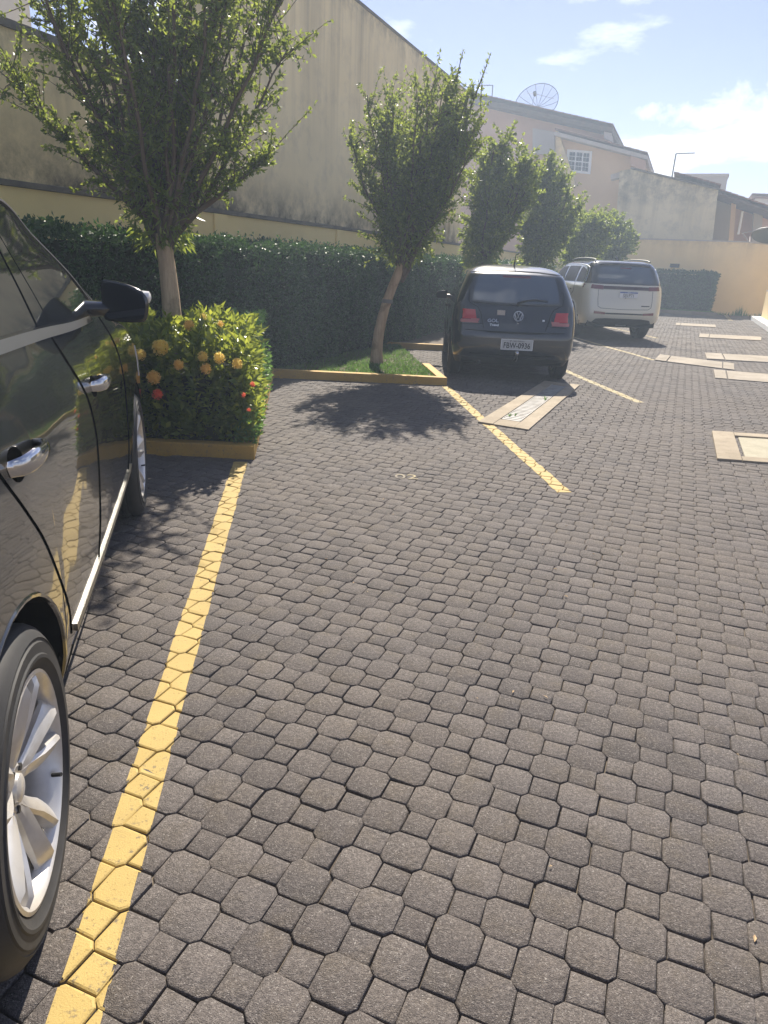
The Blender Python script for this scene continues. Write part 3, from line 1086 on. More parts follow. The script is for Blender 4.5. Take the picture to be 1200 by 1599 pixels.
# right building, only its near-left corner shows
rb = empty('right_building', (*P(5.0, 30), 0)); tag(rb, 'corner of a beige building with a mid-height ledge at the right edge', 'building')
pc = np.array([13.42, 26.75])
A_ = [pc, pc - E1 * 14, pc - E1 * 14 - E2 * 6, pc - E2 * 6]
child_of(MB().prism([A_[0], A_[3], A_[2], A_[1]][::-1], -.05, 1.02).build('plinth', M_backwall), rb)
A2_ = [p + (-E2) * .03 - E1 * .03 for p in A_]
child_of(MB().prism([A_[0], A_[1], A_[2], A_[3]], 1.022, 1.07).build('ledge', M_fascia), rb)
child_of(MB().prism(A2_, 1.072, 2.9).build('wall', M_backwall), rb)
st_ = [pc + E2 * .32 + E1 * .2, pc + E2 * .32 - E1 * 14, pc - E1 * 14 + E2 * .004, pc + E1 * .2 + E2 * .004]
o = MB().prism(st_, -.02, .14).build('step', M_white, bevel=.01); child_of(o, rb)

# offset dish with its arm hanging at the right edge, above the far wall
c = plane_pt(1200, 368, 27.5)
rd = empty('satellite_dish', c); tag(rd, 'grey offset satellite dish with a feed arm, cut by the right edge', 'satellite dish')
nrm = Vector((-.35, -.45, -.82)).normalized(); ax = Vector((.8, -.3, .5)); ax = (ax - nrm * ax.dot(nrm)).normalized(); ay = nrm.cross(ax)
vs, fs = [], []
seg = 28
ring = lambda k, h: [(ax * math.cos(2 * math.pi * i / seg) * .5 + ay * math.sin(2 * math.pi * i / seg) * .4) * k + nrm * h for i in range(seg)]
dm = MB().rings([ring(.02, -.16), ring(.5, -.12), ring(.8, -.055), ring(1, 0), ring(1.02, .0), ring(.98, -.03), ring(.78, -.085), ring(.48, -.15), ring(.02, -.19)])
dm.build('reflector', M_dish, rd, smooth=True)
tipp = plane_pt(1160, 364, 27.0) - c; tip2 = plane_pt(1171, 379, 27.2) - c
MB().tube([tipp, tip2, ax * -.55 + nrm * .02], .016, 6).tube([tipp, ay * .4 + nrm * .02], .012, 6).tube([tip2, ay * -.45], .012, 6).build('feed_arm', M_fascia, rd)
MB().tube([-nrm * .17, -nrm * .4 + Vector((.4, 0, -.1)), Vector((1.2, .1, -.5))], .04, 8).build('bracket', M_dish, rd)

# small bulkhead lamp on the low wall, over the hedge
lp = W0 + E1 * -3.0 - E2 * -.0
lr = empty('wall_lamp', (lp[0], lp[1], 1.72)); tag(lr, 'small pale oval lamp on the low wall above the hedge at the left', 'wall lamp')
rg = []
nx, al = -E2, E1
for k, hh in ((1.0, .0), (1.0, .03), (.85, .07), (.45, .095), (.05, .10)):
    rg.append([Vector((nx[0] * hh + al[0] * math.cos(a) * .15 * k, nx[1] * hh + al[1] * math.cos(a) * .15 * k, math.sin(a) * .07 * k)) for a in np.linspace(0, 2 * math.pi, 20, endpoint=False)])
MB().rings(rg).build('shade', M_whitepaint, lr, smooth=True)


# ================================================================== VEGETATION
def leaves(name, pos, dirs, length, width, mat_, parent=None, fold=.18, jitter=.35):
    """one small folded four-cornered leaf per point; pos, dirs: (n,3)"""
    n = len(pos)
    pos = np.asarray(pos, float); d = np.asarray(dirs, float)
    d = d / np.maximum(np.linalg.norm(d, axis=1, keepdims=True), 1e-6)
    r = npr.normal(size=(n, 3)); s = np.cross(d, r); s /= np.maximum(np.linalg.norm(s, axis=1, keepdims=True), 1e-6)
    nn = np.cross(d, s)
    L_ = (length * (1 + jitter * npr.uniform(-1, 1, n)))[:, None]; W_ = (width * (1 + jitter * npr.uniform(-1, 1, n)))[:, None]
    v = np.empty((n, 4, 3))
    v[:, 0] = pos
    v[:, 1] = pos + d * L_ * .48 + s * W_ * .5 + nn * W_ * fold
    v[:, 2] = pos + d * L_ - nn * L_ * .12
    v[:, 3] = pos + d * L_ * .48 - s * W_ * .5 + nn * W_ * fold
    base = np.arange(n) * 4
    loops = np.stack([base, base + 1, base + 2, base, base + 2, base + 3], 1).ravel()
    st = np.arange(2 * n) * 3
    return np_mesh(name, v.reshape(-1, 3), loops, st, np.full(2 * n, 3), mat_, parent)


def unit(v): return v / max(1e-9, np.linalg.norm(v))


def tree(base, lean, fork, top, prof, nlimb, nleaf, leaf, label, trunk_r=.07, shoots=(), low=None, seed=1, tie=None, bend=.05, gap=.0):
    """vase-shaped tree.  prof: list of (z, centre dx, centre dy, rx, ry) giving the crown's envelope"""
    rg = np.random.default_rng(seed)
    root = empty('flowering_tree', (base[0], base[1], base[2] if len(base) > 2 else .06)); tag(root, label, 'tree', 'trees in the planting beds')
    pz = [p[0] for p in prof]

    def env(z): return [np.interp(z, pz, [p[i] for p in prof]) for i in (1, 2, 3, 4)]
    lx, ly = lean
    # trunk
    path, rad = [], []
    for i in range(10):
        t = i / 9
        path.append((lx * t ** 1.4 + bend * math.sin(t * 3.2), ly * t, fork * t)); rad.append(trunk_r * (1.25 - .28 * t + .5 * math.exp(-t * 12) + .04 * math.sin(9 * t + seed)))
    MB().tube(path, rad, 12).build('trunk', M_bark, root, smooth=True, sharp=80)
    if tie:
        i = tie / fork * 9; q = np.array(path[int(i)]) * (1 - i % 1) + np.array(path[int(i) + 1]) * (i % 1)
        MB().tube([(q[0], q[1], q[2] - .025), (q[0] + .003, q[1], q[2] + .025)], trunk_r * 1.22, 12).build('tie_band', M_tie, root, smooth=True)
    f0 = np.array(path[-1])
    limbs = MB(); pts, dirs = [], []; low_p, low_d = [], []
    allseg = []
    for k in range(nlimb):
        a = 2 * math.pi * (k + rg.uniform(-.4, .4)) / nlimb * 1.0 + k * 2.4
        rr = math.sqrt(rg.uniform(.02, 1.0)); zt = fork + (top - fork) * rg.uniform(.62, 1.0) * (1 - .18 * rr)
        ex, ey, rx, ry = env(zt)
        e = np.array([ex + rx * rr * .95 * math.cos(a), ey + ry * rr * .95 * math.sin(a), zt])
        m = f0 * .45 + e * .55; m[2] = f0[2] + (e[2] - f0[2]) * .42
        s0 = f0 + np.array([0, 0, -rg.uniform(0, .25)])
        seg = []
        n = 9
        for i in range(n + 1):
            t = i / n
            q = (1 - t) ** 2 * s0 + 2 * t * (1 - t) * m + t * t * e + rg.normal(size=3) * .018 * (0 < i < n)
            seg.append(q)
        limbs.tube(seg, [max(.006, trunk_r * .30 * (1 - t) ** .8 + .004) for t in np.linspace(0, 1, n + 1)], 6)
        allseg.append(seg)
    for (sx, sy, sz) in shoots:
        e = np.array([sx, sy, sz]); m = f0 * .4 + e * .6; m[2] = (f0[2] + e[2]) / 2
        seg = [(1 - t) ** 2 * f0 + 2 * t * (1 - t) * m + t * t * e for t in np.linspace(0, 1, 10)]
        limbs.tube(seg, [max(.004, .03 * (1 - t) + .004) for t in np.linspace(0, 1, 10)], 5); allseg.append(seg); allseg.append(seg)
    # twigs
    ntw = max(60, nleaf // 22); tw = 0; tries = 0
    while tw < ntw and tries < ntw * 20:
        tries += 1
        seg = allseg[rg.integers(len(allseg))]
        t = rg.uniform(.12, 1.0) ** .8 * 9; i = min(8, int(t)); q = seg[i] * (1 - (t - i)) + seg[i + 1] * (t - i)
        sd_ = unit(seg[min(9, i + 1)] - seg[i]); d = unit(sd_ * .7 + rg.normal(size=3) * .75 + np.array([0, 0, .25]))
        l = rg.uniform(.15, .55); e = q + d * l
        ex, ey, rx, ry = env(e[2])
        if ((e[0] - ex) / max(rx, .01)) ** 2 + ((e[1] - ey) / max(ry, .01)) ** 2 > .85 + rg.uniform(0, .65): continue
        if gap and math.sin(e[0] * 5.1 + seed) * math.sin(e[2] * 4.3 + seed * 2) * math.sin(e[1] * 4.7) > gap: continue
        tw += 1
        limbs.tube([q, q + d * l * .5 + rg.normal(size=3) * .01, e], [.0055, .004, .002], 3, cap=False)
        nn = 30
        for j in range(nn):
            u = rg.uniform(.1, 1.05)
            pts.append(q + d * l * u); dirs.append(d * .45 + rg.normal(size=3) * .7 + np.array([0, 0, -.05]))
    # leafy sprouts hugging the fork
    if low:
        z0, z1, r0, nlow = low
        for j in range(nlow):
            z = rg.uniform(z0, z1); a = rg.uniform(0, 6.283); rr = r0 * math.sqrt(rg.uniform(.05, 1)) * (.55 + .45 * (z - z0) / (z1 - z0))
            fx = np.interp(z, [0, fork], [0, f0[0]]); fy = np.interp(z, [0, fork], [0, f0[1]])
            low_p.append(np.array([fx + rr * math.cos(a), fy + rr * math.sin(a), z])); low_d.append(np.array([math.cos(a) * .7, math.sin(a) * .7, rg.uniform(-1.4, .3)]) + rg.normal(size=3) * .5)
    for (sx, sy, sz) in shoots:
        for j in range(90):
            t = rg.uniform(.55, 1.0); e = np.array([sx, sy, sz]); m = f0 * .4 + e * .6; m[2] = (f0[2] + e[2]) / 2
            q = (1 - t) ** 2 * f0 + 2 * t * (1 - t) * m + t * t * e
            pts.append(q + rg.normal(size=3) * .02); dirs.append(rg.normal(size=3) * .6 + np.array([0, 0, .5]))
    limbs.build('branches', M_twig, root, smooth=True, sharp=80)
    leaves('crown', np.array(pts), np.array(dirs), leaf[0], leaf[1], M_leaf_tree, root)
    if low_p: leaves('sprouts', np.array(low_p), np.array(low_d), leaf[0] * 2.1, leaf[1] * .95, M_leaf_tree, root, fold=.1)
    return root


M_twig = mat('twig_bark', (.13, .095, .065), .85, spec=.2)
M_tie = mat('grey_tie', (.20, .19, .17), .8)
# nearest tree, big open vase, top cut by the frame
tree((-2.02, 6.45, .05), (.02, .0), 1.52, 4.2, [(1.3, 0, 0, .18, .18), (1.45, 0, 0, .26, .25), (1.7, -.05, 0, .50, .45), (2.1, .0, 0, .88, .78), (2.7, .05, 0, 1.24, 1.05), (3.3, .12, 0, 1.30, 1.15), (3.9, .10, 0, 1.0, .95), (4.4, .05, 0, .3, .3)], 36, 31000, (.043, .023),
     'large tree nearest the camera beside the black car, crown cut by the top edge', .072, seed=3, low=(1.42, 2.0, .38, 800), shoots=[(-1.25, .1, 2.75), (.95, -.1, 2.15)], gap=.16)
tree((-.20, 10.05, .06), (.30, .0), 1.36, 3.75, [(1.1, .15, 0, .25, .25), (1.4, .2, 0, .46, .44), (1.7, .28, 0, .66, .6), (2.2, .36, 0, .80, .75), (2.8, .40, 0, .92, .85), (3.3, .40, 0, .80, .75), (3.75, .38, 0, .38, .4), (3.9, .4, 0, .1, .1)], 28, 34000, (.045, .025),
     'tree with a leaning bare trunk on the grass patch, beside the black hatchback', .062, seed=5, low=(1.36, 2.0, .42, 900), tie=.86, shoots=[(.92, 0, 3.86), (1.26, 0, 3.84), (1.05, .2, 3.5)], gap=.30, bend=-.05)
tree((1.50, 13.85, .06), (.08, .0), 1.45, 3.75, [(1.3, .08, 0, .26, .3), (1.7, .08, 0, .46, .5), (2.3, .22, 0, .66, .65), (2.9, .35, 0, .72, .7), (3.4, .35, 0, .55, .55), (3.8, .3, 0, .15, .15)], 18, 21000, (.064, .038),
     'tree just left behind the black hatchback, between two others', .065, seed=8, low=(1.3, 1.95, .42, 900), gap=.38)
tree((3.20, 17.5, .06), (.12, .0), 1.4, 3.75, [(1.2, .1, 0, .42, .4), (1.7, .12, 0, .66, .65), (2.3, .2, 0, .84, .8), (3.0, .25, 0, .80, .8), (3.5, .25, 0, .5, .5), (3.85, .2, 0, .15, .15)], 18, 20000, (.070, .042),
     'tree behind the roof of the black hatchback, third from the far end', .065, seed=12, low=(1.2, 1.9, .5, 700), gap=.40)
tree((5.0, 21.1, .06), (.1, .0), 1.4, 3.3, [(1.2, .1, 0, .45, .45), (1.7, .15, 0, .72, .7), (2.3, .25, 0, .85, .85), (2.9, .3, 0, .75, .75), (3.4, .3, 0, .2, .2)], 16, 14000, (.078, .048),
     'lower tree behind the front windows of the white car', .065, seed=15, low=(1.2, 1.8, .5, 400), gap=.40)
tree((6.75, 24.6, .06), (.1, .0), 1.3, 3.25, [(1.1, .1, 0, .6, .6), (1.6, .12, 0, .85, .85), (2.2, .2, 0, 1.02, 1.0), (2.8, .2, 0, .80, .8), (3.3, .2, 0, .2, .2)], 16, 14000, (.084, .052),
     'farthest tree, bushy and rounded, above the roof of the white car', .065, seed=19, low=(1.1, 1.7, .5, 400), gap=.42)


def hedge(name, o, ex, ey, lx, ly, h, dens, leaf, label, group=None, lods=None, wob=.05, z0=.02):
    """clipped hedge: dark solid core and leaves over its faces.  o: corner, ex along lx, ey along ly (2-D unit vectors)"""
    root = empty(name, (o[0], o[1], 0)); tag(root, label, 'hedge', group)
    ex, ey = np.array(ex), np.array(ey)

    def bulge(a, z): return wob * (math.sin(a * 3.1 + z * 2.3) + .7 * math.sin(a * 7.3 - z * 3.7 + 1) + .5 * math.sin(a * 13 + z * 6 + 2))
    mb = MB(); i = .09
    pts = [ex * i + ey * i, ex * (lx - i) + ey * i, ex * (lx - i) + ey * (ly - i), ex * i + ey * (ly - i)]
    cr_ = pts[0][0] * 0
    if ex[0] * ey[1] - ex[1] * ey[0] < 0: pts.reverse()
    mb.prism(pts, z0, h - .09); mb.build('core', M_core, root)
    P_, D_ = [], []

    def face(area_w, area_h, fn, nrm, share=1.0, dens_fn=None):
        n = int(area_w * area_h * dens * share)
        for _ in range(n):
            a, b = npr.uniform(0, area_w), npr.uniform(0, area_h)
            if dens_fn and npr.random() > dens_fn(a): continue
            q, nn = fn(a, b)
            dep = abs(npr.normal(0, .045))
            P_.append(q - nn * dep); D_.append(nn * .55 + npr.normal(size=3) * .7 + np.array([0, 0, .25]))
    v3 = lambda p, z: np.array([p[0], p[1], z])
    fy = -v3(ey, 0); fx = -v3(ex, 0); up = np.array([0, 0, 1.0])
    face(lx, h - z0, lambda a, b: (v3(ex * a, b + z0) + fy * bulge(a, b), fy), fy, 1, lods)
    face(lx, ly, lambda a, b: (v3(ex * a + ey * b, h + .6 * bulge(a, b * 3)), up), up, .8, lods)
    face(ly, h - z0, lambda a, b: (v3(ey * a, b + z0) + fx * bulge(a + 4, b), fx), fx)
    face(ly, h - z0, lambda a, b: (v3(ex * lx + ey * a, b + z0) - fx * bulge(a + 9, b), -fx), -fx)
    # young shoots standing out of the top
    n = int(lx * ly * 26)
    for _ in range(n):
        a, b = npr.uniform(0, lx), npr.uniform(0, ly)
        if lods and npr.random() > lods(a): continue
        hh = npr.uniform(.03, .11)
        for j in range(5):
            P_.append(v3(ex * a + ey * b, h + hh * j / 5)); D_.append(npr.normal(size=3) * .6 + np.array([0, 0, .6]))
    leaves('foliage', np.array(P_), np.array(D_), leaf[0], leaf[1], M_leaf_hedge, root)
    return root


hedge('hedge', H0 - E1 * 5.4, E1, E2, 26.0, .95, 1.57, 2300, (.042, .024), 'long clipped dark green hedge running along the cream wall', None, lods=lambda a: 1.0 if a < 11 else (.45 if a < 17 else .22))
hb = np.array(P(-1.35, B_D - 1.35))
hedge('hedge', hb, -E2, E1, 2.35, .95, 1.55, 900, (.075, .045), 'short clipped hedge against the far back wall, right of the white car')
a = hb - (-E2) * .9 + (-E1) * .35
kb = MB().prism([a, a + (-E2) * 3.5, a + (-E2) * 3.5 + E1 * .12, a + E1 * .12], -.02, .13)
tag(kb.build('kerb', concrete_mat('grey_kerb', (.20, .18, .16), (.28, .25, .22)), bevel=.01), 'grey kerb of the grass strip below the far short hedge', 'kerb')
a2 = a + E1 * .125
tag(MB().prism([a2, a2 + (-E2) * 3.4, a2 + (-E2) * 3.4 + E1 * 1.6, a2 + E1 * 1.6], -.02, .10).build('soil', M_soil), kind='structure')
# far bay line by the back wall
p0 = np.array(P(1.62, B_D - .3)); p1 = np.array(P(1.62, B_D - 4.2)); w_ = -E2 * .07
painted('painted_line', [p1 - w_, p1 + w_, p0 + w_, p0 - w_], M_line_old, None)


def grass(name, poly_fn, n, h, label=None):
    P_, D_ = [], []
    for _ in range(n):
        q = poly_fn()
        if q is None: continue
        P_.append((q[0], q[1], q[2])); D_.append((npr.normal() * .8, npr.normal() * .8, 1))
    o = leaves(name, np.array(P_), np.array(D_), h, h * .22, M_grass)
    tag(o, kind='stuff')
    return o


def bed_pt(k, amax=None, bmax=None):
    c, kd, tl, ts = beds[k]
    def fn():
        a, b = npr.uniform(.1, tl), npr.uniform(.1, ts)
        if a / tl + b / ts > 1: return None
        if amax is not None and not amax(a, b): return None
        q = c + kd * a + SV * b
        return q[0], q[1], KH - .04
    return fn


grass('grass', bed_pt(2), 16000, .042)
grass('grass', bed_pt(2, lambda a, b: a < 1.2 and b < 1.2), 8000, .05)
q0 = a2
grass('grass', lambda: (lambda u, v: ((q0 + (-E2) * u + E1 * v)[0], (q0 + (-E2) * u + E1 * v)[1], .09))(npr.uniform(.05, 3.35), npr.uniform(0, .45)), 2500, .09)

# ------------------------------------------------------------------ flowering bush in the first bed
c1, kd1, tl1, ts1 = beds[1]
bush = empty('flowering_bush', (*(c1 + kd1 * .6 + SV * .5), .07)); tag(bush, 'glossy leaved bush with yellow and coral flower balls behind the yellow kerb', 'bush')
bo = c1 + kd1 * .6 + SV * .5


def bush_top(x, y):
    """height of the bush over bed coordinates a (to the left), b (away)"""
    return .82 - .20 * math.exp(-x / .16) - .10 * math.exp(-y / .14) + .06 * math.sin(5 * x + 1) + .06 * math.sin(9 * y + 6 * x) + .035 * math.sin(17 * x + 11 * y) - .10 * max(0, x - 1.0) ** 2


P_, D_ = [], []
rows = 5200
tips = []
while len(tips) < 1050:
    a, b = npr.uniform(.06, 2.1), npr.uniform(.05, 1.35)
    if a / tl1 + b / ts1 > .93: continue
    ht = bush_top(a, b)
    face_ = npr.random()
    if face_ < .42: z = ht * (1 - .02 * npr.random()); n = np.array([0, 0, 1.0])
    elif face_ < .78: b = abs(npr.normal(.04, .05)) + .02; z = npr.uniform(.12, ht) ; n = np.array([-SV[0], -SV[1], .3])
    else: a = abs(npr.normal(.03, .04)); z = npr.uniform(.06, ht); n = np.array([SN[0], SN[1], .3])
    rz = min(1, (ht - z) / .2); ins = .07 * (1 - rz) ** 2 + .03 * (1 + math.sin(8 * a + 11 * z + 2) * math.sin(9 * b - 7 * z)) + abs(npr.normal(0, .02)) - .03
    q = c1 + kd1 * (a + ins) + SV * (b + ins)
    tips.append((np.array([q[0], q[1], z + .05 + abs(npr.normal(0, .03))]), n))
tips2 = list(tips)
for q, n in tips2:
    up = unit(n * .5 + np.array([0, 0, .8]) + npr.normal(size=3) * .25)
    for j in range(11):
        a = j * 2.4 + npr.uniform(-.3, .3); s = unit(np.cross(up, npr.normal(size=3)))
        P_.append(q - up * (.012 * j)); D_.append(s * (.65 + .03 * j) + up * (.75 - .07 * j))
sub = np.array([bo[0], bo[1], .07])
leaves('foliage', np.array(P_) - sub, np.array(D_), .074, .033, M_leaf_ixora, bush, fold=.2)
cpts = [c1 + kd1 * .14 + SV * .14, c1 + SV * (ts1 * .60) + kd1 * .14, c1 + kd1 * 1.7 + SV * .6, c1 + kd1 * 2.0 + SV * .14]
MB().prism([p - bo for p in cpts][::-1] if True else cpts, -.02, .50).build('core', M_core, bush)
def flower(u, v, dist, r, m, tiny=False):
    x = (u - 600) / FPX; y = -(v - 799.5) / FPX
    ray = _right * x + _up * y + _fw
    t = (dist - .07) / ray.y; c = np.array(Vector((0, 0, EYE)) + ray * t)
    n = 210 if not tiny else 80
    d = npr.normal(size=(n, 3)); d /= np.linalg.norm(d, axis=1, keepdims=True); d[:, 2] += .15
    d /= np.linalg.norm(d, axis=1, keepdims=True)
    mb = MB()
    for k in d:
        s = unit(np.cross(k, npr.normal(size=3))); w = np.cross(k, s)
        q = k * r * npr.uniform(.78, 1.14); pr_ = r * .19; s = unit(s + k * npr.normal() * .5); w = unit(w + k * npr.normal() * .5)
        mb.add([q + s * pr_, q + w * pr_, q - s * pr_, q - w * pr_], [(0, 1, 2, 3)])
    ic = MB().lathe([(-r * .6, .001), (-r * .4, r * .5), (0, r * .68), (r * .4, r * .6), (r * .68, .001)], 'z', 12)
    mb.add(ic.v, ic.f)
    o = mb.build('flower_head', m, bush)
    o.location = Vector(tuple(c)) - Vector((bo[0], bo[1], .07))
    return o


for u, v, dd, r, m in [(251, 543, 5.12, .052, M_petal_y), (219, 554, 5.10, .038, M_petal_y), (317, 557, 5.05, .033, M_petal_y), (343, 559, 5.03, .036, M_petal_y), (371, 568, 5.03, .035, M_petal_y), (279, 570, 5.03, .034, M_petal_o), (322, 576, 5.0, .034, M_petal_o),
                       (246, 616, 5.0, .034, M_petal_r), (240, 590, 5.02, .045, M_petal_o), (296, 508, 5.3, .036, M_petal_o), (318, 494, 5.55, .026, M_petal_y), (345, 506, 5.4, .024, M_petal_o), (395, 600, 5.05, .018, M_petal_r), (381, 617, 5.0, .016, M_petal_r), (389, 640, 5.0, .014, M_petal_r)]:
    flower(u, v, dd, r, m, r < .03)
# low growth spilling over the side kerb of that bed
P_, D_ = [], []
for k in range(2600):
    b = npr.uniform(.05, 2.6); q = c1 + SV * b - SN * npr.uniform(-.02, .16); z = KH + abs(npr.normal(0, .10)) + (.35 * npr.random() if b > 1.2 else 0)
    P_.append((q[0], q[1], z)); D_.append(npr.normal(size=3) * .7 + np.array([SN[0] * .3, SN[1] * .3, .3]))
o = leaves('ground_cover', np.array(P_), np.array(D_), .045, .02, M_grass); tag(o, kind='stuff')
# second low hedge along the side of that bed
hedge('hedge', c1 + SV * 1.45 - SN * .55, SV, SN * -1 if False else SN, 2.0, .5, .80, 2600, (.042, .024), 'low hedge strip behind the flowering bush along the side kerb')


# ================================================================== CARS
class Body:
    """car body as a stack of horizontal rounded slices; local axes x right, y forward (0 at the rear axle), z up"""
    def __init__(self, rows, rxr, ryr, rxf, ryf, bow_s, bow_r, arches, zbot, zbelt, bow_f=.22):
        rows = np.array(rows, float)
        self.z, self.sr, self.sf, self.W = rows.T
        self.rxr, self.ryr, self.rxf, self.ryf = rxr, ryr, rxf, ryf
        self.bow_s, self.bow_r, self.bow_f = bow_s, bow_r, bow_f
        self.arches, self.zbot, self.zbelt = arches, zbot, zbelt
        self.mid = (self.sr[3] + self.sf[3]) / 2; self.half = (self.sf[3] - self.sr[3]) / 2
        # smooth tangents (monotone cubic)
        self.tan = [self._tan(v) for v in (self.sr, self.sf, self.W)]

    def _tan(self, y):
        x = self.z; d = np.diff(y) / np.diff(x); m = np.zeros(len(x)); m[0], m[-1] = d[0], d[-1]
        for i in range(1, len(x) - 1):
            if d[i - 1] * d[i] <= 0: m[i] = 0
            else:
                h0, h1 = x[i] - x[i - 1], x[i + 1] - x[i]; w1, w2 = 2 * h1 + h0, h1 + 2 * h0
                m[i] = (w1 + w2) / (w1 / d[i - 1] + w2 / d[i])
        return m

    def _ev(self, k, y, z):
        x = self.z; z = min(max(z, x[0]), x[-1]); i = min(len(x) - 2, max(0, int(np.searchsorted(x, z) - 1)))
        h = x[i + 1] - x[i]; t = (z - x[i]) / h; m = self.tan[k]
        return y[i] * (1 + 2 * t) * (1 - t) ** 2 + h * m[i] * t * (1 - t) ** 2 + y[i + 1] * t * t * (3 - 2 * t) + h * m[i + 1] * t * t * (t - 1)

    def at(self, z): return self._ev(0, self.sr, z), self._ev(1, self.sf, z), self._ev(2, self.W, z)

    def w(self, s, z):
        sr, sf, W = self.at(z)
        v = W - self.bow_s * ((s - self.mid) / self.half) ** 2
        k = W / max(self.W)
        e = s - sr; rx, ry = self.rxr * k, self.ryr * k
        if e < rx: v -= ry * (1 - math.sqrt(max(0, 1 - ((rx - e) / rx) ** 2)))
        e = sf - s; rx, ry = self.rxf * k, self.ryf * k
        if e < rx: v -= ry * (1 - math.sqrt(max(0, 1 - ((rx - e) / rx) ** 2)))
        return max(v, 0.0)

    def rear(self, y, z):
        sr, sf, W = self.at(z); k = W / max(self.W); a = abs(y)
        We = self.w(sr + self.rxr * k, z); ry = self.ryr * k
        s = sr + self.bow_r * k * (a / max(We, .01)) ** 2
        e = a - (We - ry)
        if e > 0: s += self.rxr * k * (1 - math.sqrt(max(0, 1 - min(1, e / ry) ** 2))) * .9
        return s

    def front(self, y, z):
        sr, sf, W = self.at(z); k = W / max(self.W); a = abs(y)
        We = self.w(sf - self.rxf * k, z); ry = self.ryf * k
        s = sf - self.bow_f * k * (a / max(We, .01)) ** 2
        e = a - (We - ry)
        if e > 0: s -= self.rxf * k * (1 - math.sqrt(max(0, 1 - min(1, e / ry) ** 2))) * .9
        return s

    def side_pt(self, s, z, side=1): return (side * self.w(s, z), s, z)

    def rear_pt(self, y, z): return (y, self.rear(y, z), z)

    def ring(self, z, svals):
        """half outline, from rear centre round the right side to the front centre"""
        sr, sf, W = self.at(z); k = W / max(self.W)
        a0, a1 = sr + self.rxr * k, sf - self.rxf * k
        We = self.w(a0, z); pts = []
        for f in np.linspace(0, 1, 9)[:-1]:
            y = f * (We - self.ryr * k); pts.append((y, self.rear(y, z)))
        p0 = self.rear(We - self.ryr * k, z)
        for f in np.linspace(0, 1, 7)[:-1]:
            th = f * math.pi / 2; y = (We - self.ryr * k) + self.ryr * k * math.sin(th)
            pts.append((y, p0 + (a0 - p0) * (1 - math.cos(th))))
        n_side = len(svals)
        for f in svals:
            s = a0 + (a1 - a0) * f; pts.append((self.w(s, z), s))
        Wf = self.w(a1, z); p1 = self.front(Wf - self.ryf * k, z)
        for f in np.linspace(0, 1, 7)[1:]:
            th = f * math.pi / 2; y = (Wf - self.ryf * k) + self.ryf * k * math.cos(th)
            pts.append((y, a1 + (p1 - a1) * math.sin(th)))
        for f in np.linspace(1, 0, 9)[1:]:
            y = f * (Wf - self.ryf * k); pts.append((y, self.front(y, z)))
        return pts

    def low(self, s):
        z = self.zbot
        for sc, zc, Ra in self.arches:
            d = abs(s - sc)
            if d < Ra: z = max(z, zc + math.sqrt(Ra * Ra - d * d))
        return z

    def build(self, name, mats, pick, parent, nz_low=16, nz_up=26):
        # side stations: dense round the wheel arches
        sr, sf, W = self.at((self.zbot + self.zbelt) / 2)
        a0, a1 = sr + self.rxr, sf - self.rxf
        ss = set(np.round(np.linspace(a0, a1, 26), 4))
        for sc, zc, Ra in self.arches:
            h = math.sqrt(max(0, Ra * Ra - (self.zbot - zc) ** 2))
            th0 = math.asin(max(-1, min(1, (self.zbot - zc) / Ra)))
            for th in np.linspace(th0, math.pi - th0, 27):
                ss.add(round(sc - Ra * math.cos(th), 4))
            ss = {s for s in ss if True}
        ss = sorted(s for s in ss if a0 - 1e-4 <= s <= a1 + 1e-4)
        svals = [(s - a0) / (a1 - a0) for s in ss]
        V, F = [], []
        zs_up = [self.zbelt + (self.z[-1] - self.zbelt) * t for t in np.linspace(0, 1, nz_up)]
        n = None
        for k in range(nz_low + nz_up - 1):
            if k < nz_low:
                f = k / (nz_low)
                row = self.ring(self.zbot + (self.zbelt - self.zbot) * f, svals)
                pts = []
                for (y, s) in row:
                    L0 = self.low(s)
                    z = L0 + (self.zbelt - L0) * f
                    if L0 > self.zbot + 1e-6: y2 = self.w(s, z)
                    else: y2 = y
                    pts.append((y2, s, z))
            else:
                z = zs_up[k - nz_low]
                pts = [(y, s, z) for y, s in self.ring(z, svals)]
            full = [(y, s, z) for y, s, z in pts] + [(-y, s, z) for y, s, z in reversed(pts[1:-1])]
            n = len(full); V += full
        rows = nz_low + nz_up - 1
        for k in range(rows - 1):
            for i in range(n):
                j = (i + 1) % n
                F.append((k * n + i, k * n + j, (k + 1) * n + j, (k + 1) * n + i))
        # roof: centre fan
        zc = self.z[-1] + .004; base = (rows - 1) * n
        V.append((0, sum(V[base + i][1] for i in range(n)) / n, zc)); c = len(V) - 1
        for i in range(n): F.append((base + i, base + (i + 1) % n, c))
        mi = []
        for f in F:
            m = np.mean([V[i] for i in f], axis=0); mi.append(pick(*m))
        o = meshobj(name, V, F, None, parent, True, mats=mats, midx=mi)
        bm = bmesh.new(); bm.from_mesh(o.data); bmesh.ops.remove_doubles(bm, verts=bm.verts, dist=.0005)
        bmesh.ops.recalc_face_normals(bm, faces=bm.faces); bm.to_mesh(o.data); bm.free()
        o.data.set_sharp_from_angle(angle=R(50))
        # wheel arch liners and floor
        mb = MB()
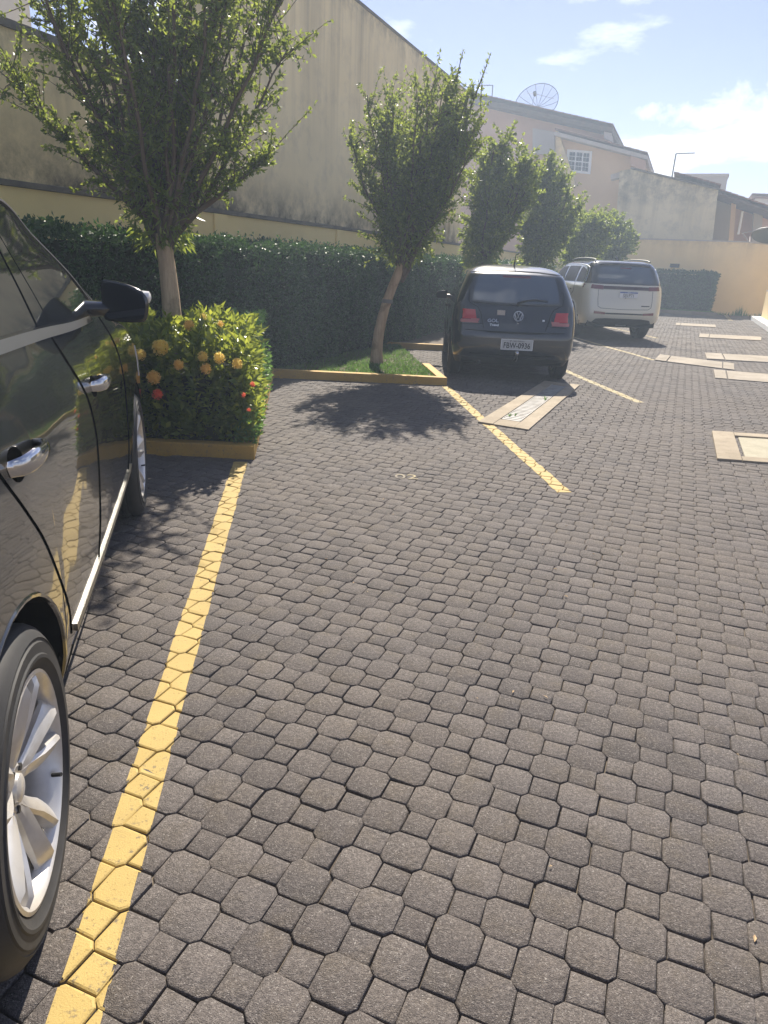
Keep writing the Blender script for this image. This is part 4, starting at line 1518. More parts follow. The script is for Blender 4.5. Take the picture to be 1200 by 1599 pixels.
        for sc, zc, Ra in self.arches:
            for sd_ in (1, -1):
                th0 = math.asin(max(-1, min(1, (self.zbot - zc) / Ra)))
                r0, r1 = [], []
                for th in np.linspace(th0, math.pi - th0, 17):
                    s, z = sc - (Ra + .001) * math.cos(th), zc + (Ra + .001) * math.sin(th)
                    r0.append((sd_ * (self.w(s, z) - .004), s, z)); r1.append((sd_ * (self.w(sc, zc + Ra) - .34), s, z))
                n0 = len(mb.v); m_ = len(r0); mb.v += r0 + r1
                for i in range(m_ - 1): mb.f.append((n0 + i, n0 + i + 1, n0 + m_ + i + 1, n0 + m_ + i))
                mb.f.append(tuple(range(n0 + m_, n0 + 2 * m_)))
        W_ = self.w(self.mid, self.zbot) - .05; zf = self.zbot + .02
        cuts = sorted([sr + .12, sf - .25] + [sc + q * (Ra + .02) for sc, zc, Ra in self.arches for q in (-1, 1)])
        for i in range(len(cuts) - 1):
            inner = W_ - .33 if i % 2 == 1 else W_ - .04
            mb.box(-inner, inner, cuts[i], cuts[i + 1], zf, zf + .12)
        mb.build('underbody', M_well, parent)
        return o

    def patch(self, poly, name, m, parent, face='side', side=1, off=.003, thick=.01, step=.06, smooth=True):
        """panel of polygonal outline lying on the body; side: (s, z), rear: (y, z)"""
        bm = bmesh.new()
        vs = [bm.verts.new((p[0], p[1], 0)) for p in poly]
        bm.faces.new(vs)
        for ax in (0, 1):
            lo, hi = min(p[ax] for p in poly), max(p[ax] for p in poly)
            k = max(1, int((hi - lo) / step))
            for i in range(1, k + 1):
                c = lo + (hi - lo) * i / (k + 1)
                co = Vector((c, 0, 0)) if ax == 0 else Vector((0, c, 0)); no = Vector((1, 0, 0)) if ax == 0 else Vector((0, 1, 0))
                bmesh.ops.bisect_plane(bm, geom=bm.verts[:] + bm.edges[:] + bm.faces[:], plane_co=co, plane_no=no, dist=1e-5)
        bmesh.ops.triangulate(bm, faces=[f for f in bm.faces if len(f.verts) > 4])
        fn = (lambda a, b: Vector(self.side_pt(a, b, side))) if face == 'side' else (lambda a, b: Vector(self.rear_pt(a, b)))
        h = .006
        outw = Vector((side, 0, 0)) if face == 'side' else Vector((0, -1, 0))
        top = {}
        for v in bm.verts:
            a, b = v.co.x, v.co.y
            p = fn(a, b); n = (fn(a + h, b) - fn(a - h, b)).cross(fn(a, b + h) - fn(a, b - h))
            if n.length < 1e-9: n = outw.copy()
            n.normalize()
            if n.dot(outw) < 0: n = -n
            top[v] = (p + n * off, p + n * (off - thick))
        for v, (p, q) in top.items(): v.co = p
        be = [e for e in bm.edges if e.is_boundary]
        low = {}
        for e in be:
            for v in e.verts:
                if v not in low: low[v] = bm.verts.new(top[v][1])
        for e in be:
            a, b = e.verts; bm.faces.new((a, b, low[b], low[a]))
        bmesh.ops.recalc_face_normals(bm, faces=bm.faces)
        me = bpy.data.meshes.new(name); bm.to_mesh(me); bm.free(); me.materials.append(m)
        # outward check
        if smooth:
            me.polygons.foreach_set('use_smooth', [True] * len(me.polygons)); me.set_sharp_from_angle(angle=R(35))
        return link(bpy.data.objects.new(name, me), parent)

    def groove(self, pts, name, parent, face='side', side=1, r=.004, m=None, off=0.0, n=5):
        """thin line following the surface (panel gaps, trim strips)"""
        path = []
        for i in range(len(pts) - 1):
            for t in np.linspace(0, 1, n, endpoint=False):
                path.append((pts[i][0] + (pts[i + 1][0] - pts[i][0]) * t, pts[i][1] + (pts[i + 1][1] - pts[i][1]) * t))
        path.append(pts[-1])
        if face == 'side': q = [Vector(self.side_pt(a, b, side)) + Vector((side * off, 0, 0)) for a, b in path]
        else: q = [Vector(self.rear_pt(a, b)) + Vector((0, -off, 0)) for a, b in path]
        return MB().tube(q, r, 6).build(name, m or M_gap, parent, smooth=True)


def smooth_line(pts, n=4):
    """Catmull-Rom through 2-D points"""
    out = []
    p = [pts[0]] + list(pts) + [pts[-1]]
    for i in range(1, len(p) - 2):
        for t in np.linspace(0, 1, n, endpoint=False):
            out.append(tuple(.5 * (2 * p[i][k] + (p[i + 1][k] - p[i - 1][k]) * t + (2 * p[i - 1][k] - 5 * p[i][k] + 4 * p[i + 1][k] - p[i + 2][k]) * t * t + (3 * p[i][k] - p[i - 1][k] - 3 * p[i + 1][k] + p[i + 2][k]) * t ** 3) for k in (0, 1)))
    out.append(tuple(pts[-1]))
    return out



def wheel(root, x, s, rad, width, rim_r, side, style):
    """wheel standing on the ground; x is the outer face"""
    hub = bpy.data.objects.new('wheel', None); hub.empty_display_size = .1
    link(hub, root); hub.location = (x, s, rad)
    if side < 0: hub.rotation_euler = (0, 0, math.pi)
    w = width
    # profile along local x: outer face at 0, inner at -w
    sw = rad - rim_r
    prof = [(-.030, rim_r - .004), (-.008, rim_r + .006), (.000, rim_r + sw * .22), (.0045, rim_r + sw * .26), (.0045, rim_r + sw * .33), (.001, rim_r + sw * .36), (.001, rim_r + sw * .58), (-.003, rim_r + sw * .60), (-.004, rim_r + sw * .66), (-.0015, rim_r + sw * .68), (-.010, rad - .022), (-.022, rad - .008), (-.040, rad), (-.040 - .0, rad - .0)]
    gro = []
    n = 5
    for i in range(n):
        a = -.045 - (w - .09) * i / n; b_ = -.045 - (w - .09) * (i + 1) / n
        gro += [(a, rad), (b_ + .012, rad), (b_ + .010, rad - .007), (b_ + .002, rad - .007)]
    prof = prof[:-1] + gro + [(-w + .04, rad), (-w + .02, rad - .010), (-w, rad - .05), (-w + .01, rim_r)]
    MB().lathe(prof, 'x', 56).build('tyre', M_tyre, hub, smooth=True, sharp=35)
    rim = MB()
    rim.lathe([(-.028, rim_r - .004), (-.006, rim_r + .004), (-.004, rim_r - .004), (-.012, rim_r - .014), (-.034, rim_r - .020), (-.09, rim_r - .030), (-w + .03, rim_r - .022), (-w + .01, rim_r)], 'x', 56)
    rim.build('rim', M_alloy, hub, smooth=True, sharp=40)
    bd = MB(); bd.lathe([(-.145, .03), (-.145, rim_r * .66), (-.162, rim_r * .66), (-.162, .03)], 'x', 32); bd.build('brake_disc', M_steel, hub, smooth=True, sharp=30)
    bk_ = MB(); bk_.lathe([(-.168, .0), (-.168, rim_r - .03)], 'x', 32); bk_.build('back_plate', M_well, hub)
    sp = MB()
    ns = 5
    for k in range(ns):
        for q in ((-1, 1) if style == 'twin' else (0,)):
            base = 2 * math.pi * k / ns + .31
            secs = []
            for t in np.linspace(0, 1, 9):
                r_ = .034 + (rim_r - .040) * t
                # twin blades start together and part towards the rim
                a = base + q * ((.27 + .0 * t) * (1 - .30 * (1 - t) ** 2) if style == 'twin' else 0) + (q * .30 * (1 - t) * 0)
                if style == 'twin': a = base + q * (.26 * min(1, t * 1.6 + .25)) * .92
                hw = (.018 + .008 * t) if style == 'twin' else (.026 + .016 * t)
                dx = -.052 + .030 * math.sin(t * math.pi * .5) + (.014 * t)      # dished towards the hub
                if t > .9: dx -= .012
                dep = .036 - .012 * t
                rv = np.array([0, math.sin(a), math.cos(a)]); tv = np.array([0, math.cos(a), -math.sin(a)])
                c_ = rv * r_
                lean_ = q * .010 * t
                P0 = lambda u, d: tuple(c_ + tv * u + np.array([dx + d, 0, 0]))
                secs.append([P0(-hw, -dep), P0(-hw * .92, -.008 + lean_), P0(-hw * .55, lean_), P0(hw * .55, -lean_), P0(hw * .92, -.008 - lean_), P0(hw, -dep)])
            sp.rings(secs)
    sp.build('spokes', M_alloy, hub, smooth=True, sharp=32)
    MB().lathe([(-.075, .058), (-.052, .056), (-.046, .046), (-.050, .032), (-.040, .030), (-.036, .022), (-.035, .001)], 'x', 28).build('hub_cap', M_alloy, hub, smooth=True, sharp=35)
    if style == 'twin':
        for k in range(5):
            a = 2 * math.pi * (k + .5) / 5 + .31
            MB().lathe([(-.056, .009), (-.043, .008), (-.043, .001)], 'x', 8, (0, .045 * math.sin(a), .045 * math.cos(a))).build('wheel_nut', M_plastic, hub)
    MB().tube([(-.022, (rim_r - .03) * math.sin(2.15), (rim_r - .03) * math.cos(2.15)), (.0, (rim_r - .040) * math.sin(2.15), (rim_r - .040) * math.cos(2.15))], .005, 8).build('valve', M_plastic, hub)
    return hub


def door_handle(B, root, s0, s1, z, m, side=1):
    mid = (s0 + s1) / 2
    rec = [(mid - .06 + .085 * math.cos(a) * .62 + .02, z - .008 + .036 * math.sin(a)) for a in np.linspace(0, 2 * math.pi, 20, endpoint=False)]
    B.patch(rec, 'handle_shade', M_gap, root, 'side', side, .0012, .004, .03)  # flat dark patch standing in for the shaded hollow behind the handle
    rg = []
    for t in np.linspace(0, 1, 13):
        s = s0 + (s1 - s0) * t
        lift = .006 + .040 * math.sin(math.pi * min(1, max(0, t))) ** .55
        hh = .011 + .008 * math.sin(math.pi * t) ** .6 + (.006 if t < .35 else 0)
        y = B.w(s, z); zz = z + .006 * math.sin(math.pi * t)
        th = .010
        rg.append([(side * (y + lift + th * math.cos(a)), s, zz + hh * math.sin(a)) for a in np.linspace(0, 2 * math.pi, 12, endpoint=False)])
    MB().rings(rg).build('door_handle', m, root, smooth=True, sharp=60)


def mirror(B, root, s, x0, x1, z0, z1, m, side=1, point=True):
    """door mirror: housing tapering to the outside, glass facing back"""
    zc = (z0 + z1) / 2; hz_ = (z1 - z0) / 2; hx = (x1 - x0) / 2; xc = (x0 + x1) / 2

    shape = smooth_line([(-1, .2), (-.97, .80), (-.86, 1.0), (-.4, .98), (.2, .82), (.72, .56), (.96, .22), (1.0, -.2), (.92, -.72), (.74, -.96), (.2, -1.02), (-.5, -1.0), (-.88, -.94), (-.99, -.6), (-1, .2)], 3)[:-1]

    def outline(k, ds):
        return [(side * (xc + hx * u * k), s + ds - .02 * u, zc + hz_ * v * k) for u, v in shape]
    MB().rings([outline(.93, -.004), outline(1.0, .0), outline(1.0, .03), outline(.93, .075), outline(.75, .115), outline(.42, .135), outline(.05, .14)]).build('mirror_housing', m, root, smooth=True, sharp=50)
    MB().rings([outline(.90, -.012), outline(.88, -.014)], True, True).build('mirror_glass', M_mirror, root)
    yb = B.w(s + .06, zc)
    MB().rings([[(side * (yb - .03), s + .05 + .07 * math.cos(a), zc - hz_ * .45 + .035 * math.sin(a)) for a in np.linspace(0, 6.283, 12, endpoint=False)],
                [(side * (x0 + .05), s + .05 + .045 * math.cos(a), zc - hz_ * .40 + .028 * math.sin(a)) for a in np.linspace(0, 6.283, 12, endpoint=False)]]).build('mirror_arm', m, root, smooth=True, sharp=50)
    if point:
        rg = [[(side * (x1 + dx), s + .03 + .035 * k * math.cos(a), zc + .018 + .026 * k * math.sin(a)) for a in np.linspace(0, 6.283, 10, endpoint=False)] for dx, k in ((-.03, 1), (.002, .9), (.008, .5), (.010, .05))]
        MB().rings(rg).build('turn_signal', M_amber, root, smooth=True)


M_mirror = mat('mirror_glass', (.05, .055, .07), .04, metal=1.0)


def rear_text(B, body, size, y, z, m, parent, name, off=.004, ext=.002, sx=1.0, bold=0.0, flat=False):
    s = B.rear(y, z); h = .01
    dz = (B.rear(y, z + h) - B.rear(y, z - h)) / (2 * h); dy = (B.rear(y + h, z) - B.rear(y - h, z)) / (2 * h)
    if flat: dz = 0; dy = 0
    n = Vector((dy, -1, dz)).normalized() if not flat else Vector((0, -1, 0))
    upv = Vector((0, dz, 1)).normalized(); xv = upv.cross(n).normalized(); upv = n.cross(xv)
    p = Vector((y, s, z)) + n * off
    mx = Matrix(((xv.x, upv.x, n.x, p.x), (xv.y, upv.y, n.y, p.y), (xv.z, upv.z, n.z, p.z), (0, 0, 0, 1)))
    return text_mesh(name, body, size, m, parent, extrude=ext, matrix=mx, sx=sx, bold=bold), mx


def plate(B, root, y, z, text, m, top=None, tilt=0.0):
    s = min(B.rear(y, z - .06), B.rear(y, z + .06)) - .012
    pl = MB().box(y - .20, y + .20, s - .004, s + .004, z - .065, z + .065).build('licence_plate', m, root, bevel=.003)
    T = lambda yy, zz: Matrix(((1, 0, 0, yy), (0, 0, -1, s - .0052), (0, 1, 0, zz), (0, 0, 0, 1)))
    if top == 'band':
        MB().box(y - .196, y + .196, s - .0052, s - .0045, z + .034, z + .061).build('plate_band', M_plateblue, pl)
        text_mesh('plate_text', text, .105, M_ink, pl, matrix=T(y, z - .020), sx=.80, bold=.0012, extrude=.0005)
        text_mesh('plate_text', 'BRASIL', .022, M_platew, pl, matrix=T(y, z + .0475) @ Matrix.Translation((0, 0, .001)), extrude=.0003)
    else:
        fr = MB()
        for a in ((y - .203, y + .203, z + .060, z + .067), (y - .203, y + .203, z - .067, z - .060), (y - .204, y - .196, z - .0595, z + .0595), (y + .196, y + .204, z - .0595, z + .0595)):
            fr.box(a[0], a[1], s - .007, s - .0045, a[2], a[3])
        fr.build('plate_frame', M_platew, pl)
        text_mesh('plate_text', text, .098, M_ink, pl, matrix=T(y, z - .014), sx=.80, bold=.0012, extrude=.0005)
        text_mesh('plate_text', 'SP - SAO PAULO', .026, M_ink, pl, matrix=T(y, z + .043), extrude=.0003)
    return pl


def car_root(name, label, cat, org, hd):
    r = empty(name, (org[0], org[1], 0), -R(hd)); tag(r, label, cat)
    return r


# ------------------------------------------------------------------ black crossover on the left, near side only a step from the camera
SUV_ROWS = [(.20, -.74, 3.38, .80), (.30, -.80, 3.46, .865), (.44, -.84, 3.52, .905), (.60, -.86, 3.52, .915), (.80, -.86, 3.46, .915), (.92, -.84, 3.36, .908), (1.02, -.82, 3.14, .893), (1.09, -.80, 2.80, .872), (1.15, -.78, 2.50, .848),
            (1.30, -.70, 2.12, .790), (1.45, -.60, 1.72, .728), (1.57, -.50, 1.40, .685), (1.625, -.36, 1.10, .61), (1.652, -.15, .80, .44), (1.663, .10, .65, .12)]
SUV = Body(SUV_ROWS, .30, .22, .45, .30, .035, .10, [(0, .345, .400), (2.70, .345, .400)], .20, 1.13)
hd = -14.5; hr = R(hd); fwv = np.array([math.sin(hr), math.cos(hr)]); rtv = np.array([fwv[1], -fwv[0]])
suv = car_root('parked_car', 'glossy black crossover at the left edge with chrome door handles and silver wheels', 'car', np.array([-.70, 1.20]) - rtv * .905, hd)
SUV.build('body', [M_black, M_plastic], lambda x, y, z: 1 if z < .30 else 0, suv, nz_low=18, nz_up=30)
for sd_ in (1, -1):
    for s_ in (0, 2.70): wheel(suv, sd_ * .905, s_, .345, .225, .240, sd_, 'twin')
    g1 = [(1.02, 1.205), (1.70, 1.178), (1.86, 1.180), (1.80, 1.24), (1.62, 1.36), (1.40, 1.465), (1.22, 1.520), (1.05, 1.535), (.96, 1.535)]
    SUV.patch(g1, 'door_glass', M_tint, suv, 'side', sd_, .0035, .006, .05)
    g2 = [(.84, 1.212), (.90, 1.535), (.60, 1.54), (.25, 1.53), (-.05, 1.48), (-.10, 1.25), (.20, 1.225)]
    SUV.patch(g2[::-1], 'door_glass', M_tint, suv, 'side', sd_, .0035, .006, .05)
    SUV.patch([(.858, 1.208), (1.002, 1.203), (.945, 1.545), (.915, 1.545)], 'window_pillar', M_tint, suv, 'side', sd_, .0045, .008, .05)
    SUV.patch(smooth_line([(-.12, 1.200), (.3, 1.189), (.86, 1.174), (1.3, 1.157), (1.72, 1.150)], 3) + smooth_line([(1.70, 1.172), (1.3, 1.182), (.86, 1.202), (.3, 1.217), (-.12, 1.228)], 3), 'belt_strip', M_belt, suv, 'side', sd_, .006, .01, .05)
    SUV.groove(smooth_line([(-.10, 1.50), (.3, 1.552), (.7, 1.560), (1.02, 1.552), (1.24, 1.535), (1.44, 1.475), (1.66, 1.365), (1.84, 1.245), (1.92, 1.18)], 5), 'window_seal', suv, 'side', sd_, .008, M_plastic, .001, 4)
    SUV.groove(smooth_line([(.955, 1.185), (1.005, 1.075), (1.09, .966), (1.118, .85), (1.10, .72), (1.05, .60), (1.00, .50), (.985, .45)], 5), 'door_gap', suv, 'side', sd_, .0042, None, -.001, 3)
    SUV.groove(smooth_line([(.03, 1.20), (.065, 1.10), (.10, 1.0), (.197, .886), (.30, .77), (.40, .62), (.452, .52), (.47, .45)], 5), 'door_gap', suv, 'side', sd_, .0042, None, -.001, 3)
    SUV.groove(smooth_line([(1.93, 1.16), (2.03, 1.05), (2.10, .9), (2.10, .7), (2.06, .5), (2.04, .45)], 5), 'door_gap', suv, 'side', sd_, .0042, None, -.001, 3)
    strip = [(.54, .418), (2.13, .412), (2.17, .442), (.52, .450)]
    SUV.patch(strip, 'sill_strip', M_belt, suv, 'side', sd_, .007, .010, .08)
    rock = [(.50, .23), (2.18, .23), (2.14, .385), (.52, .388)]
    SUV.patch(rock, 'sill_cladding', M_black, suv, 'side', sd_, .004, .01, .08)
    door_handle(SUV, suv, .14, .36, 1.0, M_chrome, sd_)
    door_handle(SUV, suv, 1.19, 1.38, .985, M_chrome, sd_)
    mirror(SUV, suv, 1.72, .888, 1.066, 1.152, 1.308, M_black, sd_)
    SUV.patch([(1.94, 1.165), (2.10, 1.150), (1.96, 1.255)], 'mirror_triangle', M_plastic, suv, 'side', sd_, .004, .006, .05)
    # front lamp seen along the wing, rear lamp
    SUV.patch([(2.98, .74), (3.28, .70), (3.20, .86), (2.92, .92)], 'headlight', M_amber, suv, 'side', sd_, .003, .006, .06)
    SUV.patch([(-.72, .86), (-.42, .90), (-.38, 1.02), (-.70, 1.05)], 'tail_light', M_red, suv, 'side', sd_, .003, .006, .06)
    # arch lip
    lip = [Vector((sd_ * (SUV.w(.0 + sc - .404 * math.cos(t), .345 + .404 * math.sin(t)) - .003), sc - .404 * math.cos(t), .345 + .404 * math.sin(t))) for sc in (0,) for t in np.linspace(-.3, math.pi + .3, 30)]
    MB().tube(lip, .007, 6).build('arch_lip', M_black, suv, smooth=True)
ws = []
for y in np.linspace(-1, 1, 15):
    for z in np.linspace(1.17, 1.54, 9):
        hw = SUV.w(SUV.at(z)[1] - .45, z) * .90
        ws.append((y * hw, SUV.front(y * hw, z) + .004, z))
fs_ = [(i * 9 + j, i * 9 + j + 1, (i + 1) * 9 + j + 1, (i + 1) * 9 + j) for i in range(14) for j in range(8)]
meshobj('windscreen', ws, fs_, M_tint, suv, True)
rl = MB()
for sd_ in (1, -1): rl.tube([(sd_ * .60, t, 1.625 + .03 * math.sin(math.pi * (t + .3) / 1.5)) for t in np.linspace(-.3, 1.0, 12)], .014, 8)
ro = rl
for sd_ in (1, -1):
    MB().tube([(sd_ * .585, t, 1.605 + .035 * math.sin(math.pi * (t + .3) / 1.3)) for t in np.linspace(-.3, 1.0, 12)], .013, 8).build('roof_rail', M_satin, suv, smooth=True)

# ------------------------------------------------------------------ black hatchback, seen from behind
GOL_ROWS = [(.22, -.56, 3.05, .74), (.32, -.64, 3.16, .785), (.45, -.68, 3.2, .808), (.62, -.68, 3.2, .815), (.66, -.655, 3.18, .818), (.75, -.635, 3.14, .818), (.82, -.60, 2.95, .814), (.90, -.575, 2.6, .806), (.97, -.55, 2.15, .79), (1.05, -.50, 1.95, .765), (1.25, -.36, 1.58, .68), (1.34, -.28, 1.32, .635), (1.365, -.215, 1.22, .61), (1.40, -.10, 1.12, .56), (1.43, .02, 1.02, .48), (1.452, .16, .92, .34), (1.463, .35, .75, .12)]
GOL = Body(GOL_ROWS, .22, .16, .4, .3, .03, .07, [(0, .30, .335), (2.465, .30, .335)], .22, .97)
hd = 2.5; hr = R(hd); fwv = np.array([math.sin(hr), math.cos(hr)])
gol = car_root('parked_car', 'small black hatchback seen from behind with a grey licence plate and a tow ball', 'car', np.array([1.565, 9.25]) + fwv * .68, hd)
GOL.build('body', [M_navy, M_plastic], lambda x, y, z: 1 if z < .30 else 0, gol, nz_low=16, nz_up=34)
for sd_ in (1, -1):
    for s_ in (0, 2.465): wheel(gol, sd_ * .805, s_, .295, .185, .185, sd_, 'plain')
    GOL.patch(smooth_line([(.02, 1.03), (.85, 1.0), (.85, 1.34), (.5, 1.365), (.05, 1.34), (-.10, 1.20)], 1), 'side_glass', M_tint, gol, 'side', sd_, .003, .006, .08)
    GOL.patch([(.92, 1.0), (1.72, .985), (1.20, 1.31), (.92, 1.34)], 'side_glass', M_tint, gol, 'side', sd_, .003, .006, .08)
    GOL.groove([(.88, 1.36), (.88, .5), (.80, .36)], 'door_gap', gol, 'side', sd_, .004)
    GOL.groove([(1.75, .97), (1.95, .8), (1.95, .36)], 'door_gap', gol, 'side', sd_, .004)
    door_handle(GOL, gol, .95, 1.15, .86, M_navy, sd_)
    mirror(GOL, gol, 1.55, .83, 1.0, .93, 1.05, M_navy, sd_, False)
    q = lambda p: [(sd_ * y, z) for y, z in p]
    GOL.patch(q([(.515, .898), (.775, .905), (.79, .785), (.492, .780)]), 'tail_light', M_red, gol, 'rear', 1, .006, .02, .03)
    tl = GOL.patch(q([(.485, .775), (.79, .779), (.795, .740), (.795, .738), (.465, .738), (.468, .748)]), 'tail_light_lower', M_redclear, gol, 'rear', 1, .006, .02, .03)
    tl.name = 'tail_light'; tl['label'] = 'paler lower half of the tail light'
    GOL.patch(q([(.455, .79), (.56, .785), (.575, .757), (.465, .757)]), 'reversing_lens', M_redclear, gol, 'rear', 1, .0085, .006, .03)
    GOL.groove([(sd_ * .40, .735), (sd_ * .62, .72), (sd_ * .75, .72)], 'bumper_gap', gol, 'rear', 1, .004)
    GOL.groove([(sd_ * .57, 1.33), (sd_ * .60, 1.1), (sd_ * .60, .99), (sd_ * .48, .93), (sd_ * .44, .85), (sd_ * .40, .70), (sd_ * .38, .645), (sd_ * .30, .635), (0, .63)], 'hatch_gap', gol, 'rear', 1, .0045, None, -.001, 6)
win = [(-.555, 1.015), (-.30, 1.0), (0, .995), (.30, 1.0), (.555, 1.015), (.535, 1.16), (.49, 1.315), (.25, 1.335), (0, 1.34), (-.25, 1.335), (-.49, 1.315), (-.535, 1.16)]
GOL.patch(win, 'rear_window', M_rearglass, gol, 'rear', 1, .004, .008, .05)
GOL.patch([(-.18, 1.300), (.18, 1.300), (.18, 1.322), (-.18, 1.322)], 'brake_lamp', M_darkred, gol, 'rear', 1, .007, .006, .05)
GOL.groove([(-.60, 1.345), (-.3, 1.372), (0, 1.378), (.3, 1.372), (.60, 1.345)], 'roof_spoiler', gol, 'rear', 1, .012, M_navy, -.006, 6)
GOL.groove([(-.55, .99), (-.3, .975), (0, .97), (.3, .975), (.55, .99)], 'window_seal', gol, 'rear', 1, .006, M_plastic, .0, 6)
GOL.groove([(-.74, .655), (-.4, .645), (0, .642), (.4, .645), (.74, .655)], 'bumper_step', gol, 'rear', 1, .006, M_gap, .0, 6)
GOL.groove([(-.55, .36), (0, .35), (.55, .36)], 'bumper_gap', gol, 'rear', 1, .006, M_gap, .0, 6)
# wiper
wp = [Vector(GOL.rear_pt(y, z)) + Vector((0, -.02, .004)) for y, z in ((0.02, 1.0), (.12, 1.03), (.25, 1.045), (.40, 1.035))]
MB().tube(wp, [.014, .009, .008, .006], 6).build('wiper', M_plastic, gol)
MB().tube([Vector(GOL.rear_pt(0.02, .985)) + Vector((0, .01, 0)), Vector(GOL.rear_pt(0.02, .985)) + Vector((0, -.03, .01))], .02, 10).build('wiper_pivot', M_plastic, gol)
MB().tube([(0, .12, 1.452), (0, .06, 1.55), (0, -.08, 1.60)][:2] + [(0, .02, 1.60)], [.012, .006, .004], 6).build('antenna', M_plastic, gol)
plate(GOL, gol, .04, .495, 'FBW-0936', M_plate)
# maker's badge: ring with the V over the W
by, bz = .035, .842
bs = GOL.rear(by, bz) - .008
slope = (GOL.rear(by, bz + .05) - GOL.rear(by, bz - .05)) / .1
bp = lambda u, v: (by + u, bs + v * slope, bz + v)
bd = MB()
n = 28; r_ = .058
bd.tube([bp(r_ * math.cos(2 * math.pi * i / n), r_ * math.sin(2 * math.pi * i / n)) for i in range(n + 1)], .0062, 6)
bd.tube([bp(-.024, .048), bp(0, .002), bp(.024, .048)], .0062, 6)
bd.tube([bp(-.047, .026), bp(-.022, -.046), bp(0, .002)], .0062, 6)
bd.tube([bp(.047, .026), bp(.022, -.046), bp(0, .002)], .0062, 6)
bd.build('badge', M_satin, gol, smooth=True)
rear_text(GOL, 'GOL', .060, -.285, .772, M_satin, gol, 'model_letters', sx=1.15, bold=.0012)
rear_text(GOL, 'Trend', .040, -.265, .722, M_satin, gol, 'model_letters', sx=1.15, bold=.0006)
GOL.patch([(-.235, .845), (-.135, .845), (-.135, .905), (-.235, .905)], 'sticker', M_sticker, gol, 'rear', 1, .002, .003, .05)
GOL.patch([(.345, .79), (.375, .79), (.375, .81), (.345, .81)], 'sticker', M_platew, gol, 'rear', 1, .002, .003, .05)
MB().tube([bp(0, -.09), (by, bs - .006, bz - .088)], .012, 12).build('hatch_lock', M_steel, gol)
# tow ball
tb = MB().tube([(.04, -.45, .30), (.04, -.72, .30), (.04, -.78, .33), (.04, -.78, .375)], .016, 8)
tb.build('tow_bar', M_plastic, gol, smooth=True)
MB().lathe([(.365, .016), (.375, .020), (.388, .026), (.402, .0275), (.416, .022), (.424, .010), (.425, .001)], 'z', 20, (.04, -.78, 0)).build('tow_ball', M_chrome, gol, smooth=True)
MB().tube([(-.42, -.62, .24), (-.42, -.40, .25)], .028, 12).build('exhaust', M_plastic, gol, smooth=True)

# ------------------------------------------------------------------ white three-row car beyond it
JR = [(.28, -.78, 3.5, .84), (.40, -.92, 3.7, .875), (.55, -.98, 3.78, .90), (.75, -.97, 3.78, .905), (.95, -.93, 3.7, .905), (1.05, -.91, 3.5, .90), (1.12, -.89, 3.0, .89), (1.18, -.87, 2.5, .865), (1.25, -.84, 2.2, .845), (1.45, -.72, 1.85, .785), (1.58, -.60, 1.5, .73), (1.64, -.5, 1.25, .65), (1.67, -.3, 1.0, .5), (1.68, 0, .8, .2)]
JP = Body(JR, .30, .20, .45, .32, .035, .08, [(0, .37, .43), (2.79, .37, .43)], .28, 1.18)
hd = -3.0; hr = R(hd); fwv = np.array([math.sin(hr), math.cos(hr)])
jp = car_root('parked_car', 'white three-row car with roof rails and black roof parked beyond the hatchback', 'car', np.array([5.03, 15.95]) + fwv * .98, hd)
JP.build('body', [M_pearl, M_roofblk, M_plastic], lambda x, y, z: 1 if z > 1.185 else (2 if z < .36 else 0), jp, nz_low=16, nz_up=26)
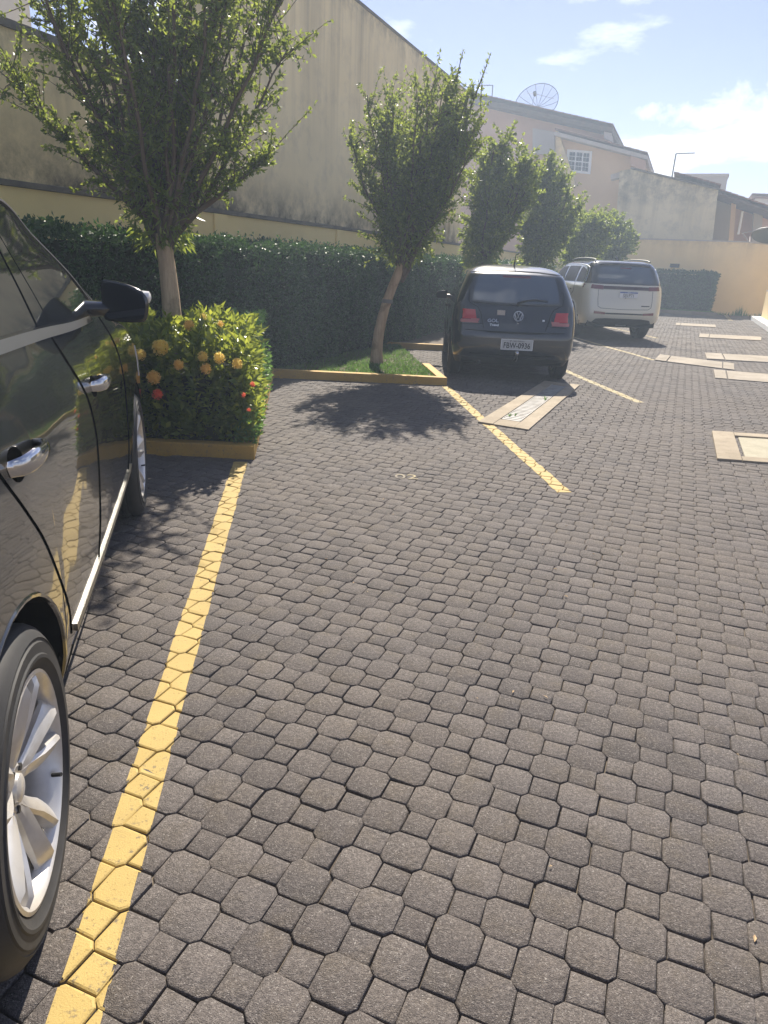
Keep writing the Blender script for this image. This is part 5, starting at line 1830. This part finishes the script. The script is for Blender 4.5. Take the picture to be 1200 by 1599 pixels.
for sd_ in (1, -1):
    for s_ in (0, 2.79): wheel(jp, sd_ * .885, s_, .365, .245, .235, sd_, 'plain')
    JP.patch([(-.46, 1.20), (.02, 1.20), (-.02, 1.48), (-.10, 1.52), (-.38, 1.46), (-.50, 1.30)], 'side_glass', M_tint_brown, jp, 'side', sd_, .004, .008, .08)
    JP.patch([(.12, 1.20), (.95, 1.20), (.90, 1.53), (.10, 1.53)], 'side_glass', M_tint_brown, jp, 'side', sd_, .004, .008, .08)
    JP.patch([(1.05, 1.20), (2.0, 1.20), (1.85, 1.30), (1.45, 1.50), (1.0, 1.53)], 'side_glass', M_tint_brown, jp, 'side', sd_, .004, .008, .08)
    JP.groove(smooth_line([(-.62, 1.22), (-.55, 1.44), (-.40, 1.535), (.2, 1.575), (.9, 1.575), (1.4, 1.535), (1.9, 1.33), (2.1, 1.2)], 4), 'window_trim', jp, 'side', sd_, .009, M_satin, .0, 3)
    for c_ in ([(.06, 1.19), (.0, 1.0), (.30, .8), (.46, .45)], [(1.0, 1.19), (1.02, .8), (.98, .42)], [(2.12, 1.16), (2.2, .9), (2.15, .42)]):
        JP.groove(smooth_line(c_, 4), 'door_gap', jp, 'side', sd_, .005)
    door_handle(JP, jp, .15, .37, 1.06, M_pearl, sd_); door_handle(JP, jp, 1.12, 1.34, 1.05, M_pearl, sd_)
    mirror(JP, jp, 1.9, .93, 1.12, 1.16, 1.30, M_roofblk, sd_, False)
    JP.patch([(.50, .30), (2.28, .30), (2.24, .40), (.54, .40)], 'sill_cladding', M_plastic, jp, 'side', sd_, .006, .012, .1)
    for sc in (0, 2.79):
        lip = [Vector((sd_ * (JP.w(sc - .435 * math.cos(t), .37 + .435 * math.sin(t)) + .002), sc - .435 * math.cos(t), .37 + .435 * math.sin(t))) for t in np.linspace(-.15, math.pi + .15, 30)]
        MB().tube(lip, .014, 6).build('arch_lip', M_pearl, jp, smooth=True)
    # roof rail on feet
    rr = MB().tube([(sd_ * .60, t, 1.675 + .045 * max(0, math.sin(math.pi * (t + .45) / 1.75)) ** .5 - .012) for t in np.linspace(-.45, 1.30, 16)], .017, 8)
    rr.build('roof_rail', M_dish, jp, smooth=True)
    JP.patch([(sd_ * a, b) for a, b in ((.50, 1.148), (.845, 1.165), (.87, 1.085), (.50, 1.065))], 'tail_light', M_darkred, jp, 'rear', 1, .010, .02, .04)
    JP.patch([(sd_ * a, b) for a, b in ((.42, .60), (.66, .62), (.66, .565), (.42, .555))], 'reflector', M_darkred, jp, 'rear', 1, .008, .012, .04)
    JP.groove([(sd_ * .60, 1.06), (sd_ * .60, .85), (sd_ * .585, .72), (sd_ * .52, .682), (0, .668)], 'tailgate_gap', jp, 'rear', 1, .005, None, -.001, 6)
JP.patch([(-.60, 1.215), (.60, 1.215), (.62, 1.30), (.55, 1.50), (.50, 1.535), (-.50, 1.535), (-.55, 1.50), (-.62, 1.30)], 'rear_window', M_rearglass, jp, 'rear', 1, .005, .01, .06)
JP.patch([(-.497, 1.142), (.497, 1.142), (.497, 1.075), (-.497, 1.075)], 'light_bar', M_bar, jp, 'rear', 1, .009, .018, .06)
JP.patch([(-.415, .592), (.415, .592), (.415, .562), (-.415, .562)], 'bumper_trim', M_plastic, jp, 'rear', 1, .006, .012, .06)
JP.patch([(-.60, .30), (.60, .30), (.66, .38), (.60, .455), (.40, .475), (-.40, .475), (-.60, .455), (-.66, .38)], 'lower_bumper', M_plastic, jp, 'rear', 1, .008, .02, .06)
JP.patch([(-.10, .315), (.10, .315), (.12, .345), (-.12, .345)], 'skid_trim', M_satin, jp, 'rear', 1, .016, .012, .04)
JP.groove([(-.55, 1.56), (-.3, 1.585), (0, 1.59), (.3, 1.585), (.55, 1.56)], 'roof_spoiler', jp, 'rear', 1, .028, M_roofblk, -.012, 6)
JP.patch([(-.12, 1.505), (.12, 1.505), (.12, 1.522), (-.12, 1.522)], 'brake_lamp', M_darkred, jp, 'rear', 1, .008, .006, .05)
plate(JP, jp, .05, .975, 'SIJ1P71', M_platew, 'band')
JP.patch([(.36, .742), (.55, .742), (.55, .762), (.36, .762)], 'model_badge', M_plastic, jp, 'rear', 1, .004, .006, .05)
JP.groove([(-.1, 1.46), (.1, 1.46)], 'window_line', jp, 'rear', 1, .003, M_tint, 0)  # thin dark line across the rear window
for sd_ in (1, -1): pass
MB().rings([[(.0 + .045 * k * math.cos(a), -.05 + dy, 1.69 + h + 0 * a) for a in np.linspace(0, 6.283, 8, endpoint=False)] for k, dy, h in ((1, 0, -.02), (.9, .0, .02), (.3, .05, .07), (.05, .07, .075))]).build('shark_fin', M_roofblk, jp, smooth=True)
